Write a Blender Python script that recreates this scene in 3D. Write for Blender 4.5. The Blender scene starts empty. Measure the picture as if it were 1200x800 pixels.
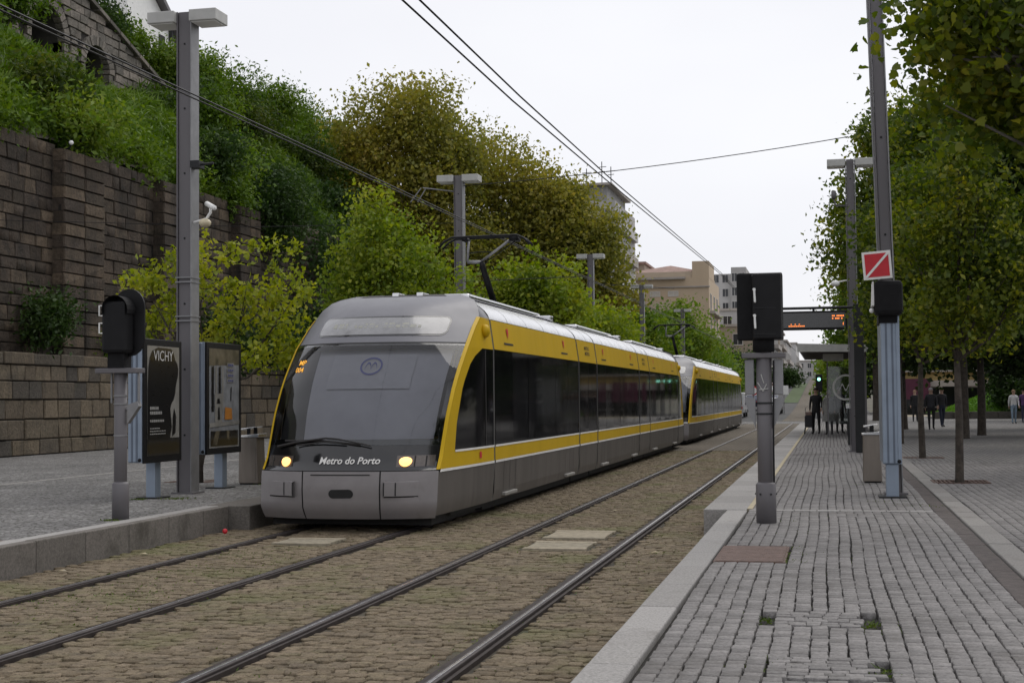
import bpy, bmesh, math, random
import numpy as np
from mathutils import Vector, Matrix, Euler

random.seed(7)
RNG = np.random.default_rng(11)
scene = bpy.context.scene
COL = scene.collection
R = math.radians

# ------------------------------------------------------------------ camera
cam_d = bpy.data.cameras.new("camera")
cam_d.sensor_width = 36.0
cam_d.lens = 49.5
cam_d.clip_start = 0.1
cam_d.clip_end = 6000
cam = bpy.data.objects.new("camera", cam_d)
COL.objects.link(cam)
PITCH, YAW, ROLL = R(2.3796), R(12.6734), R(0.55)
F0 = Vector((-math.sin(YAW), math.cos(YAW), 0)); R0 = Vector((math.cos(YAW), math.sin(YAW), 0)); U0 = Vector((0, 0, 1))
FW = F0 * math.cos(PITCH) + U0 * math.sin(PITCH); UP = U0 * math.cos(PITCH) - F0 * math.sin(PITCH)
RR = R0 * math.cos(ROLL) - UP * math.sin(ROLL); UU = R0 * math.sin(ROLL) + UP * math.cos(ROLL)
cam.matrix_world = Matrix(((RR.x, UU.x, -FW.x, 0), (RR.y, UU.y, -FW.y, 0), (RR.z, UU.z, -FW.z, 1.69), (0, 0, 0, 1)))
scene.camera = cam

# ------------------------------------------------------------------ world: overcast daylight
SUN_EL, SUN_AZ = R(52), R(28)
world = bpy.data.worlds.new("World")
scene.world = world
world.use_nodes = True
wn = world.node_tree.nodes; wl = world.node_tree.links
wn.clear()
w_out = wn.new("ShaderNodeOutputWorld"); w_bg = wn.new("ShaderNodeBackground")
w_sky = wn.new("ShaderNodeTexSky"); w_sky.sky_type = 'NISHITA'; w_sky.sun_disc = False
w_sky.sun_elevation = SUN_EL; w_sky.sun_rotation = SUN_AZ
w_tc = wn.new("ShaderNodeTexCoord")
w_map = wn.new("ShaderNodeMapping"); w_map.inputs['Scale'].default_value = (1, 1, 2.5)
w_no = wn.new("ShaderNodeTexNoise"); w_no.inputs['Scale'].default_value = 1.6; w_no.inputs['Detail'].default_value = 4
w_rp = wn.new("ShaderNodeValToRGB")
w_rp.color_ramp.elements[0].position = 0.3; w_rp.color_ramp.elements[0].color = (8.5, 8.5, 9.1, 1)
w_rp.color_ramp.elements[1].position = 0.72; w_rp.color_ramp.elements[1].color = (10.0, 10.0, 10.3, 1)
w_mix = wn.new("ShaderNodeMixRGB"); w_mix.inputs['Fac'].default_value = 0.93
wl.new(w_tc.outputs['Generated'], w_map.inputs['Vector']); wl.new(w_map.outputs['Vector'], w_no.inputs['Vector'])
wl.new(w_no.outputs['Fac'], w_rp.inputs['Fac'])
wl.new(w_sky.outputs['Color'], w_mix.inputs['Color1']); wl.new(w_rp.outputs['Color'], w_mix.inputs['Color2'])
wl.new(w_mix.outputs['Color'], w_bg.inputs['Color']); w_bg.inputs['Strength'].default_value = 0.1
wl.new(w_bg.outputs['Background'], w_out.inputs['Surface'])

sun_d = bpy.data.lights.new("sun", 'SUN')
sun_d.energy = 1.5; sun_d.angle = R(50); sun_d.color = (1.0, 0.96, 0.9)
sun = bpy.data.objects.new("sun", sun_d); COL.objects.link(sun)
sun.rotation_euler = Vector((math.cos(SUN_EL) * math.sin(SUN_AZ), math.cos(SUN_EL) * math.cos(SUN_AZ), math.sin(SUN_EL))).to_track_quat('Z', 'Y').to_euler()

scene.view_settings.view_transform = 'Standard'
scene.view_settings.look = 'None'
scene.view_settings.exposure = 0.0
scene.view_settings.gamma = 1.0
scene.cycles.use_denoising = True
scene.cycles.max_bounces = 6
scene.cycles.transparent_max_bounces = 12

# ------------------------------------------------------------------ helpers
BASE = {}

def tag(o, label=None, cat=None, group=None, kind=None):
    if label: o['label'] = label
    if cat: o['category'] = cat
    if group: o['group'] = group
    if kind: o['kind'] = kind
    return o

def thing(name, label, cat, loc=(0, 0, 0), group=None, rotz=0):
    o = bpy.data.objects.new(name, None)
    o.empty_display_size = 0.2
    COL.objects.link(o); o.location = loc; o.rotation_euler = (0, 0, rotz)
    BASE[o] = Vector(loc)
    return tag(o, label, cat, group)

def base_of(o):
    while o is not None:
        if o in BASE: return BASE[o]
        o = o.parent
    return Vector((0, 0, 0))

def copy_tree(o, parent=None):
    c = o.copy(); COL.objects.link(c)
    if parent is not None: c.parent = parent
    for ch in list(o.children): copy_tree(ch, c)
    return c

class MB:
    """collects shapes in world coordinates and links them as ONE mesh object"""
    def __init__(self): self.v = []; self.f = []; self.m = []
    def add(self, vs, fs, mi=0):
        b = len(self.v); self.v += [tuple(p) for p in vs]
        for q in fs: self.f.append([i + b for i in q]); self.m.append(mi)
        return self
    def box(self, x0, x1, y0, y1, z0, z1, mi=0, rot=None, piv=None):
        vs = [Vector((x, y, z)) for z in (z0, z1) for y in (y0, y1) for x in (x0, x1)]
        if rot is not None:
            p = Vector(piv) if piv is not None else Vector(((x0 + x1) / 2, (y0 + y1) / 2, (z0 + z1) / 2))
            M = Euler(rot).to_matrix(); vs = [M @ (q - p) + p for q in vs]
        return self.add(vs, [(0, 2, 3, 1), (4, 5, 7, 6), (0, 1, 5, 4), (2, 6, 7, 3), (0, 4, 6, 2), (1, 3, 7, 5)], mi)
    def tube(self, pts, r, n=8, mi=0, cap=True):
        pts = [Vector(p) for p in pts]
        rs = r if isinstance(r, (list, tuple)) else [r] * len(pts)
        rings = []; ref = None
        for i, p in enumerate(pts):
            t = (pts[min(i + 1, len(pts) - 1)] - pts[max(i - 1, 0)])
            if t.length < 1e-9: t = Vector((0, 0, 1))
            t.normalize()
            if ref is None:
                ref = Vector((1, 0, 0)) if abs(t.x) < 0.8 else Vector((0, 1, 0))
            a = (ref - t * ref.dot(t)); a.normalize(); b = t.cross(a); ref = a
            rings.append([p + (a * math.cos(2 * math.pi * k / n) + b * math.sin(2 * math.pi * k / n)) * rs[i] for k in range(n)])
        vs = [q for rg in rings for q in rg]; fs = []
        for i in range(len(pts) - 1):
            for k in range(n):
                fs.append((i * n + k, i * n + (k + 1) % n, (i + 1) * n + (k + 1) % n, (i + 1) * n + k))
        if cap:
            fs.append(tuple(range(n - 1, -1, -1))); fs.append(tuple(range((len(pts) - 1) * n, len(pts) * n)))
        return self.add(vs, fs, mi)
    def prism(self, poly, axis, a, b, mi=0):
        """poly: 2-D points; axis 0,1,2 = extrusion axis"""
        def P(q, h):
            return ((h, q[0], q[1]), (q[0], h, q[1]), (q[0], q[1], h))[axis]
        n = len(poly); vs = [P(q, a) for q in poly] + [P(q, b) for q in poly]
        fs = [tuple(range(n - 1, -1, -1)), tuple(range(n, 2 * n))] + [(i, (i + 1) % n, n + (i + 1) % n, n + i) for i in range(n)]
        return self.add(vs, fs, mi)
    def grid(self, fn, us, vs, mi=0, flip=False):
        nu, nv = len(us), len(vs)
        P = [fn(u, v) for v in vs for u in us]; fs = []
        for j in range(nv - 1):
            for i in range(nu - 1):
                q = (j * nu + i, j * nu + i + 1, (j + 1) * nu + i + 1, (j + 1) * nu + i)
                fs.append(q[::-1] if flip else q)
        return self.add(P, fs, mi)
    def ball(self, c, r, n=10, m=7, mi=0):
        rx, ry, rz = r if isinstance(r, (list, tuple)) else (r, r, r)
        def fn(u, v):
            return (c[0] + rx * math.cos(u) * math.sin(v), c[1] + ry * math.sin(u) * math.sin(v), c[2] + rz * math.cos(v))
        return self.grid(fn, [2 * math.pi * i / n for i in range(n + 1)], [math.pi * j / m for j in range(m + 1)], mi, True)
    def build(self, name, mat, parent=None, smooth=False, bevel=0, label=None, fix=False):
        off = base_of(parent)
        me = bpy.data.meshes.new(name)
        me.from_pydata([(p[0] - off.x, p[1] - off.y, p[2] - off.z) for p in self.v], [], self.f)
        mats = mat if isinstance(mat, (list, tuple)) else [mat]
        for m_ in mats: me.materials.append(m_)
        if len(mats) > 1: me.polygons.foreach_set('material_index', self.m)
        if smooth: me.polygons.foreach_set('use_smooth', [True] * len(me.polygons))
        if fix:
            bm = bmesh.new(); bm.from_mesh(me)
            bmesh.ops.remove_doubles(bm, verts=bm.verts, dist=1e-4)
            bmesh.ops.recalc_face_normals(bm, faces=bm.faces); bm.to_mesh(me); bm.free()
        me.update()
        o = bpy.data.objects.new(name, me); COL.objects.link(o)
        if parent is not None: o.parent = parent
        if bevel:
            md = o.modifiers.new("bevel", 'BEVEL'); md.width = bevel; md.segments = 2; md.limit_method = 'ANGLE'; md.angle_limit = R(35)
        if label: o['label'] = label
        return o
    def single(self, name, mat, label, cat, loc, group=None, **k):
        self.v = [(p[0] - loc[0], p[1] - loc[1], p[2] - loc[2]) for p in self.v]
        o = self.build(name, mat, None, **k); o.location = loc
        return tag(o, label, cat, group)

def lerp(a, b, t): return a + (b - a) * t
def interp(tab, x): return float(np.interp(x, [t[0] for t in tab], [t[1] for t in tab]))
def frange(a, b, n): return [a + (b - a) * i / n for i in range(n + 1)]

# numpy mesh helpers for many small pieces ----------------------------------
def np_mesh(name, V, F, mat, parent=None, var=None, kind='stuff', smooth=False):
    me = bpy.data.meshes.new(name)
    k = F.shape[1]
    me.vertices.add(len(V)); me.vertices.foreach_set('co', np.ascontiguousarray(V, dtype=np.float32).ravel())
    me.loops.add(F.size); me.loops.foreach_set('vertex_index', np.ascontiguousarray(F, dtype=np.int32).ravel())
    me.polygons.add(len(F))
    me.polygons.foreach_set('loop_start', np.arange(0, F.size, k, dtype=np.int32))
    me.polygons.foreach_set('loop_total', np.full(len(F), k, dtype=np.int32))
    me.materials.append(mat)
    if var is not None:
        at = me.attributes.new('var', 'FLOAT', 'POINT'); at.data.foreach_set('value', np.ascontiguousarray(var, dtype=np.float32))
    if smooth: me.polygons.foreach_set('use_smooth', np.ones(len(F), dtype=bool))
    me.update(calc_edges=True)
    o = bpy.data.objects.new(name, me); COL.objects.link(o)
    if parent is not None: o.parent = parent
    if kind: o['kind'] = kind
    return o

def rock_template(inset, seed, jit=0.05, sd=.28, tv=.10):
    """a stone: base ring, chamfered shoulder and slightly uneven top; unit size, top at z=0, bottom at z=-1"""
    r = random.Random(seed)
    b = [(-.5, -.5), (.5, -.5), (.5, .5), (-.5, .5)]
    j = lambda: r.uniform(-jit, jit)
    sh = [(x + j(), y + j()) for x, y in b]
    top = [(x * (1 - 2 * inset) + j() * .5, y * (1 - 2 * inset) + j() * .5) for x, y in sh]
    V = [(x, y, -1.0) for x, y in sh] + [(x, y, -sd) for x, y in sh] + [(x, y, 0.0 + r.uniform(-tv, .0)) for x, y in top]
    F = []
    for lv in (0, 4):
        for i in range(4): F.append((lv + i, lv + (i + 1) % 4, lv + 4 + (i + 1) % 4, lv + 4 + i))
    F.append((8, 9, 10, 11))
    return np.array(V, float), np.array(F, int)

def pieces_flat(name, rows, mat, parent, tmpl, n_obj=300, near=None):
    """rows: array (N,6): x,y,z_top,len_x,len_y,height (+ rot) -> the largest in view as objects, the rest as one stuff part"""
    rows = np.asarray(rows, float)
    d = np.hypot(rows[:, 0], rows[:, 1] - 0.0)
    order = np.argsort(d / np.sqrt(rows[:, 3] * rows[:, 4]))
    rows = rows[order]
    meshes = []
    for i, (V, F) in enumerate(tmpl):
        me = bpy.data.meshes.new(name); me.from_pydata([tuple(v) for v in V], [], [tuple(f) for f in F]); me.materials.append(mat); meshes.append(me)
    for k in range(min(n_obj, len(rows))):
        x, y, z, lx, ly, h, a = rows[k]
        o = bpy.data.objects.new(name, meshes[k % len(meshes)]); COL.objects.link(o); o.parent = parent
        o.location = (x, y, z); o.scale = (lx, ly, h); o.rotation_euler = (0, 0, a)
    rest = rows[n_obj:]
    if len(rest):
        Vs, Fs, var = [], [], []; base = 0
        for i, (V, F) in enumerate(tmpl):
            sub = rest[i::len(tmpl)]
            if not len(sub): continue
            S = V[None, :, :] * sub[:, None, 3:6]
            ca, sa = np.cos(sub[:, 6])[:, None], np.sin(sub[:, 6])[:, None]
            X = S[:, :, 0] * ca - S[:, :, 1] * sa + sub[:, None, 0]; Y = S[:, :, 0] * sa + S[:, :, 1] * ca + sub[:, None, 1]
            Z = S[:, :, 2] + sub[:, None, 2]
            P = np.stack([X, Y, Z], -1).reshape(-1, 3)
            FF = (F[None] + (np.arange(len(sub)) * len(V))[:, None, None]).reshape(-1, F.shape[1]) + base
            Vs.append(P); Fs.append(FF); var.append(np.repeat(RNG.random(len(sub)), len(V))); base += len(P)
        np_mesh(name, np.vstack(Vs), np.vstack(Fs), mat, parent, np.concatenate(var))

# visibility test used only to leave out pieces the photograph shows nothing of
def in_view(x, y, z, m=0.12):
    x = np.asarray(x, float); y = np.asarray(y, float); z = np.asarray(z, float)
    px, py, pz = x, y, z - 1.69
    d = px * FW.x + py * FW.y + pz * FW.z
    a = (px * RR.x + py * RR.y + pz * RR.z) / np.maximum(d, .01); b = (px * UU.x + py * UU.y + pz * UU.z) / np.maximum(d, .01)
    return (d > 1) & (np.abs(a) < 0.3636 + m) & (np.abs(b) < 0.2424 + m)

# ------------------------------------------------------------------ materials
def new_mat(name):
    m = bpy.data.materials.new(name); m.use_nodes = True
    nt = m.node_tree; p = nt.nodes['Principled BSDF']
    return m, nt, p

def _noise(nt, scale, detail=4, vec=None, rough=.55):
    n = nt.nodes.new('ShaderNodeTexNoise'); n.inputs['Scale'].default_value = scale; n.inputs['Detail'].default_value = detail
    n.inputs['Roughness'].default_value = rough
    if vec is not None: nt.links.new(vec, n.inputs['Vector'])
    return n

def _ramp(nt, stops, src, interp_='LINEAR'):
    r = nt.nodes.new('ShaderNodeValToRGB'); cr = r.color_ramp; cr.interpolation = interp_
    while len(cr.elements) > 1: cr.elements.remove(cr.elements[0])
    cr.elements[0].position = stops[0][0]; cr.elements[0].color = (*stops[0][1], 1)
    for p, c in stops[1:]:
        e = cr.elements.new(p); e.color = (*c, 1)
    nt.links.new(src, r.inputs['Fac'])
    return r

def plain(name, c, rough=.5, metal=0, spread=.12, scale=6, bump=0.0, bscale=60, spec=.5, coat=0, dirt=None, streak=False):
    """painted or metal surface with slight uneven tone, optional grime and fine relief"""
    m, nt, p = new_mat(name)
    geo = nt.nodes.new('ShaderNodeNewGeometry')
    vec = geo.outputs['Position']
    if streak:
        mp = nt.nodes.new('ShaderNodeMapping'); mp.inputs['Scale'].default_value = (1, 1, .16); nt.links.new(vec, mp.inputs['Vector']); vec = mp.outputs['Vector']
    n = _noise(nt, scale, 5, vec)
    lo = tuple(max(0, v * (1 - spread)) for v in c); hi = tuple(min(1, v * (1 + spread)) for v in c)
    r = _ramp(nt, [(.3, lo), (.7, hi)], n.outputs['Fac'])
    col = r.outputs['Color']
    if dirt:
        n2 = _noise(nt, dirt[1], 6, vec, .7)
        rr = _ramp(nt, [(dirt[2], (0, 0, 0)), (dirt[2] + .2, (1, 1, 1))], n2.outputs['Fac'])
        mx = nt.nodes.new('ShaderNodeMixRGB'); nt.links.new(rr.outputs['Color'], mx.inputs['Fac'])
        nt.links.new(col, mx.inputs['Color1']); mx.inputs['Color2'].default_value = (*dirt[0], 1); col = mx.outputs['Color']
    nt.links.new(col, p.inputs['Base Color'])
    n3 = _noise(nt, scale * 2.3, 3, vec)
    mr = nt.nodes.new('ShaderNodeMapRange'); mr.inputs['To Min'].default_value = max(.02, rough - .07); mr.inputs['To Max'].default_value = min(1, rough + .07)
    nt.links.new(n3.outputs['Fac'], mr.inputs['Value']); nt.links.new(mr.outputs['Result'], p.inputs['Roughness'])
    p.inputs['Metallic'].default_value = metal; p.inputs['Specular IOR Level'].default_value = spec
    if coat: p.inputs['Coat Weight'].default_value = coat; p.inputs['Coat Roughness'].default_value = .08
    if bump:
        nb = _noise(nt, bscale, 5, geo.outputs['Position'])
        b = nt.nodes.new('ShaderNodeBump'); b.inputs['Strength'].default_value = bump; b.inputs['Distance'].default_value = .02
        nt.links.new(nb.outputs['Fac'], b.inputs['Height']); nt.links.new(b.outputs['Normal'], p.inputs['Normal'])
    return m

def stone_mat(name, cols, mottle=14, bump=.5, bscale=45, rough=.9, stain=None, dist=.02, streak=None):
    """every stone its own tone (object random or the var attribute), mottled; stain = (colour, scale, threshold)"""
    m, nt, p = new_mat(name)
    geo = nt.nodes.new('ShaderNodeNewGeometry'); pos = geo.outputs['Position']
    oi = nt.nodes.new('ShaderNodeObjectInfo'); at = nt.nodes.new('ShaderNodeAttribute'); at.attribute_name = 'var'
    ad = nt.nodes.new('ShaderNodeMath'); ad.operation = 'ADD'; nt.links.new(oi.outputs['Random'], ad.inputs[0]); nt.links.new(at.outputs['Fac'], ad.inputs[1])
    fr = nt.nodes.new('ShaderNodeMath'); fr.operation = 'FRACT'; nt.links.new(ad.outputs[0], fr.inputs[0])
    k = len(cols)
    r = _ramp(nt, [((i + .5) / k, c) for i, c in enumerate(cols)], fr.outputs[0])
    n = _noise(nt, mottle, 8, pos, .65)
    mr = _ramp(nt, [(.25, (.55,) * 3), (.5, (.95,) * 3), (.75, (1.3,) * 3)], n.outputs['Fac'])
    mx = nt.nodes.new('ShaderNodeMixRGB'); mx.blend_type = 'MULTIPLY'; mx.inputs['Fac'].default_value = 1
    nt.links.new(r.outputs['Color'], mx.inputs['Color1']); nt.links.new(mr.outputs['Color'], mx.inputs['Color2'])
    col = mx.outputs['Color']
    for st in (stain or []):
        n2 = _noise(nt, st[1], 6, pos, .7)
        rr = _ramp(nt, [(st[2], (0, 0, 0)), (st[2] + .18, (st[3],) * 3)], n2.outputs['Fac'])
        m2 = nt.nodes.new('ShaderNodeMixRGB'); nt.links.new(rr.outputs['Color'], m2.inputs['Fac']); nt.links.new(col, m2.inputs['Color1'])
        m2.inputs['Color2'].default_value = (*st[0], 1); col = m2.outputs['Color']
    if streak:   # damp runs down the face
        mp = nt.nodes.new('ShaderNodeMapping'); mp.inputs['Scale'].default_value = (1, 1, .12); nt.links.new(pos, mp.inputs['Vector'])
        n3 = _noise(nt, streak[1], 6, mp.outputs['Vector'], .7); r3 = _ramp(nt, [(streak[2], (0, 0, 0)), (streak[2] + .16, (streak[3],) * 3)], n3.outputs['Fac'])
        m3 = nt.nodes.new('ShaderNodeMixRGB'); nt.links.new(r3.outputs['Color'], m3.inputs['Fac']); nt.links.new(col, m3.inputs['Color1']); m3.inputs['Color2'].default_value = (*streak[0], 1); col = m3.outputs['Color']
    nt.links.new(col, p.inputs['Base Color'])
    p.inputs['Roughness'].default_value = rough; p.inputs['Specular IOR Level'].default_value = .3
    nb = _noise(nt, bscale, 6, pos, .6)
    b = nt.nodes.new('ShaderNodeBump'); b.inputs['Strength'].default_value = bump; b.inputs['Distance'].default_value = dist
    nt.links.new(nb.outputs['Fac'], b.inputs['Height']); nt.links.new(b.outputs['Normal'], p.inputs['Normal'])
    return m

def rows_mat(name, c1, c2, joint, sx, sy, rough=.9, mort=.012, bump=.6):
    """far paving whose setts are too small to pick apart: brick rows running along y, in world metres"""
    m, nt, p = new_mat(name)
    geo = nt.nodes.new('ShaderNodeNewGeometry')
    mp = nt.nodes.new('ShaderNodeMapping'); mp.inputs['Rotation'].default_value = (0, 0, R(90)); nt.links.new(geo.outputs['Position'], mp.inputs['Vector'])
    br = nt.nodes.new('ShaderNodeTexBrick'); nt.links.new(mp.outputs['Vector'], br.inputs['Vector'])
    br.inputs['Scale'].default_value = 1; br.inputs['Brick Width'].default_value = sy; br.inputs['Row Height'].default_value = sx
    br.inputs['Mortar Size'].default_value = mort; br.inputs['Mortar Smooth'].default_value = .4
    br.inputs['Color1'].default_value = (*c1, 1); br.inputs['Color2'].default_value = (*c2, 1); br.inputs['Mortar'].default_value = (*joint, 1)
    n = _noise(nt, 3, 6, geo.outputs['Position'], .7)
    rp = _ramp(nt, [(.3, (.75,) * 3), (.7, (1.2,) * 3)], n.outputs['Fac'])
    mx = nt.nodes.new('ShaderNodeMixRGB'); mx.blend_type = 'MULTIPLY'; mx.inputs['Fac'].default_value = 1
    nt.links.new(br.outputs['Color'], mx.inputs['Color1']); nt.links.new(rp.outputs['Color'], mx.inputs['Color2'])
    nt.links.new(mx.outputs['Color'], p.inputs['Base Color']); p.inputs['Roughness'].default_value = rough; p.inputs['Specular IOR Level'].default_value = .3
    b = nt.nodes.new('ShaderNodeBump'); b.inputs['Strength'].default_value = bump; b.inputs['Distance'].default_value = .01; b.invert = True
    nt.links.new(br.outputs['Fac'], b.inputs['Height']); nt.links.new(b.outputs['Normal'], p.inputs['Normal'])
    return m

def mosaic_mat(name, cols, joint, scale, rough=.9):
    m, nt, p = new_mat(name)
    geo = nt.nodes.new('ShaderNodeNewGeometry')
    v = nt.nodes.new('ShaderNodeTexVoronoi'); v.inputs['Scale'].default_value = scale; v.inputs['Randomness'].default_value = .7; nt.links.new(geo.outputs['Position'], v.inputs['Vector'])
    ve = nt.nodes.new('ShaderNodeTexVoronoi'); ve.feature = 'DISTANCE_TO_EDGE'; ve.inputs['Scale'].default_value = scale; ve.inputs['Randomness'].default_value = .7; nt.links.new(geo.outputs['Position'], ve.inputs['Vector'])
    sx = nt.nodes.new('ShaderNodeSeparateColor'); nt.links.new(v.outputs['Color'], sx.inputs['Color'])
    k = len(cols); r = _ramp(nt, [((i + .5) / k, c) for i, c in enumerate(cols)], sx.outputs['Red'])
    e = _ramp(nt, [(.03, (1, 1, 1)), (.12, (0, 0, 0))], ve.outputs['Distance'])
    mx = nt.nodes.new('ShaderNodeMixRGB'); nt.links.new(e.outputs['Color'], mx.inputs['Fac']); nt.links.new(r.outputs['Color'], mx.inputs['Color1']); mx.inputs['Color2'].default_value = (*joint, 1)
    n = _noise(nt, .7, 7, geo.outputs['Position'], .7); rp = _ramp(nt, [(.3, (.68,) * 3), (.7, (1.2,) * 3)], n.outputs['Fac'])
    m2 = nt.nodes.new('ShaderNodeMixRGB'); m2.blend_type = 'MULTIPLY'; m2.inputs['Fac'].default_value = 1
    nt.links.new(mx.outputs['Color'], m2.inputs['Color1']); nt.links.new(rp.outputs['Color'], m2.inputs['Color2'])
    nt.links.new(m2.outputs['Color'], p.inputs['Base Color']); p.inputs['Roughness'].default_value = rough; p.inputs['Specular IOR Level'].default_value = .3
    b = nt.nodes.new('ShaderNodeBump'); b.inputs['Strength'].default_value = .7; b.inputs['Distance'].default_value = .015; b.invert = True
    nt.links.new(e.outputs['Color'], b.inputs['Height']); nt.links.new(b.outputs['Normal'], p.inputs['Normal'])
    return m

def leaf_mat(name, cols, trans=.35, patch=.6):
    """leaf: own tone per leaf (var), drifting from clump to clump; thin and translucent"""
    m = bpy.data.materials.new(name); m.use_nodes = True; nt = m.node_tree; nt.nodes.clear()
    out = nt.nodes.new('ShaderNodeOutputMaterial'); at = nt.nodes.new('ShaderNodeAttribute'); at.attribute_name = 'var'
    geo = nt.nodes.new('ShaderNodeNewGeometry')
    n = _noise(nt, patch, 3, geo.outputs['Position'])
    a = nt.nodes.new('ShaderNodeMath'); a.operation = 'MULTIPLY_ADD'; nt.links.new(at.outputs['Fac'], a.inputs[0]); a.inputs[1].default_value = .55
    s = nt.nodes.new('ShaderNodeMapRange'); s.inputs['From Min'].default_value = .3; s.inputs['From Max'].default_value = .7; s.inputs['To Max'].default_value = .45
    nt.links.new(n.outputs['Fac'], s.inputs['Value']); nt.links.new(s.outputs['Result'], a.inputs[2])
    k = len(cols); r = _ramp(nt, [(i / (k - 1), c) for i, c in enumerate(cols)], a.outputs[0])
    d = nt.nodes.new('ShaderNodeBsdfDiffuse'); t = nt.nodes.new('ShaderNodeBsdfTranslucent'); g = nt.nodes.new('ShaderNodeBsdfGlossy')
    g.inputs['Roughness'].default_value = .45; g.inputs['Color'].default_value = (.5, .5, .5, 1)
    hs = nt.nodes.new('ShaderNodeHueSaturation'); hs.inputs['Value'].default_value = 1.25; hs.inputs['Saturation'].default_value = 1.1; nt.links.new(r.outputs['Color'], hs.inputs['Color'])
    nt.links.new(r.outputs['Color'], d.inputs['Color']); nt.links.new(hs.outputs['Color'], t.inputs['Color'])
    m1 = nt.nodes.new('ShaderNodeMixShader'); m1.inputs['Fac'].default_value = trans
    nt.links.new(d.outputs[0], m1.inputs[1]); nt.links.new(t.outputs[0], m1.inputs[2])
    m2 = nt.nodes.new('ShaderNodeMixShader'); m2.inputs['Fac'].default_value = .04
    nt.links.new(m1.outputs[0], m2.inputs[1]); nt.links.new(g.outputs[0], m2.inputs[2]); nt.links.new(m2.outputs[0], out.inputs['Surface'])
    return m

def emit_mat(name, c, s, base=(.02, .02, .02)):
    m, nt, p = new_mat(name)
    n = _noise(nt, 30, 2); r = _ramp(nt, [(.3, tuple(v * .9 for v in c)), (.7, c)], n.outputs['Fac'])
    p.inputs['Base Color'].default_value = (*base, 1); nt.links.new(r.outputs['Color'], p.inputs['Emission Color']); p.inputs['Emission Strength'].default_value = s
    return m

def glass_mat(name, tint=(.85, .88, .88), refl=1.0):
    """thin clear sheet: fresnel mix of see-through and mirror"""
    m = bpy.data.materials.new(name); m.use_nodes = True; nt = m.node_tree; nt.nodes.clear()
    out = nt.nodes.new('ShaderNodeOutputMaterial'); tr = nt.nodes.new('ShaderNodeBsdfTransparent'); tr.inputs['Color'].default_value = (*tint, 1)
    gl = nt.nodes.new('ShaderNodeBsdfGlossy'); gl.inputs['Roughness'].default_value = .03
    n = _noise(nt, 4, 3); rr = _ramp(nt, [(.3, (.9 * refl,) * 3), (.7, (refl,) * 3)], n.outputs['Fac']); nt.links.new(rr.outputs['Color'], gl.inputs['Color'])
    fr = nt.nodes.new('ShaderNodeFresnel'); fr.inputs['IOR'].default_value = 1.55
    mx = nt.nodes.new('ShaderNodeMixShader'); nt.links.new(fr.outputs[0], mx.inputs['Fac']); nt.links.new(tr.outputs[0], mx.inputs[1]); nt.links.new(gl.outputs[0], mx.inputs[2])
    nt.links.new(mx.outputs[0], out.inputs['Surface'])
    return m

M = {}
M['sett'] = stone_mat('granite_sett', [(.175, .167, .162), (.215, .205, .199), (.25, .238, .231), (.19, .182, .177), (.23, .22, .213)], 45, .7, 60, stain=[((.085, .078, .07), .9, .52, .6), ((.10, .09, .075), 7, .58, .55), ((.11, .12, .05), 1.6, .66, .45)], dist=.012)
M['sett_track'] = stone_mat('track_sett', [(.165, .128, .083), (.205, .162, .106), (.25, .198, .135), (.178, .142, .097), (.225, .182, .118)], 34, 1.0, 55, stain=[((.055, .045, .033), 24, .54, .8), ((.07, .058, .045), 2.0, .54, .7), ((.12, .135, .042), .55, .50, .65)], dist=.025)
M['joint'] = plain('joint_earth', (.018, .016, .013), .95, spread=.4, scale=9, bump=.5, bscale=80, dirt=((.05, .07, .02), 2.5, .6))
M['joint_track'] = plain('track_earth', (.060, .050, .034), .95, spread=.4, scale=9, bump=.6, bscale=60, dirt=((.07, .09, .025), 1.1, .56))
M['kerb'] = stone_mat('granite_kerb', [(.27, .26, .248), (.31, .30, .288), (.285, .275, .262), (.33, .318, .305)], 60, .25, 90, stain=[((.13, .12, .105), 2.2, .58, .6)], dist=.006)
M['kerb_mid'] = stone_mat('granite_edge_slab', [(.22, .21, .198), (.26, .25, .235), (.24, .228, .215)], 50, .3, 80, stain=[((.10, .09, .08), 2.2, .55, .6)], dist=.006)
M['kerb_dark'] = stone_mat('granite_kerb_weathered', [(.14, .128, .114), (.175, .158, .142), (.155, .143, .128)], 40, .3, 80, stain=[((.06, .055, .045), 1.8, .5, .75)], dist=.008)
M['plaza_rows'] = rows_mat('far_plaza_setts', (.25, .24, .23), (.19, .185, .18), (.06, .055, .05), .11, .13)
M['plat_rows'] = rows_mat('far_platform_setts', (.25, .24, .23), (.20, .19, .185), (.06, .055, .05), .105, .13)
M['track_rows'] = rows_mat('far_track_setts', (.165, .14, .108), (.13, .11, .085), (.06, .05, .036), .13, .14, mort=.014)
M['mosaic'] = mosaic_mat('mosaic_paving', [(.17, .165, .165), (.22, .215, .21), (.29, .285, .28), (.20, .195, .19)], (.09, .087, .08), 13)
M['asphalt'] = plain('asphalt', (.06, .06, .06), .9, spread=.3, scale=2, bump=.3)
M['earth'] = plain('ground_earth', (.09, .08, .06), .95, spread=.3, scale=.5, dirt=((.05, .08, .02), .3, .5))
M['wall_up'] = stone_mat('dark_granite_block', [(.052, .040, .030), (.067, .052, .039), (.090, .068, .050), (.058, .046, .037), (.13, .098, .068), (.063, .050, .037)], 9, .9, 14, stain=[((.018, .017, .015), 1.3, .5, .7), ((.03, .036, .014), .7, .6, .5), ((.17, .15, .125), 5, .66, .5)], dist=.05, streak=((.02, .018, .015), 1.1, .5, .75))
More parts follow.
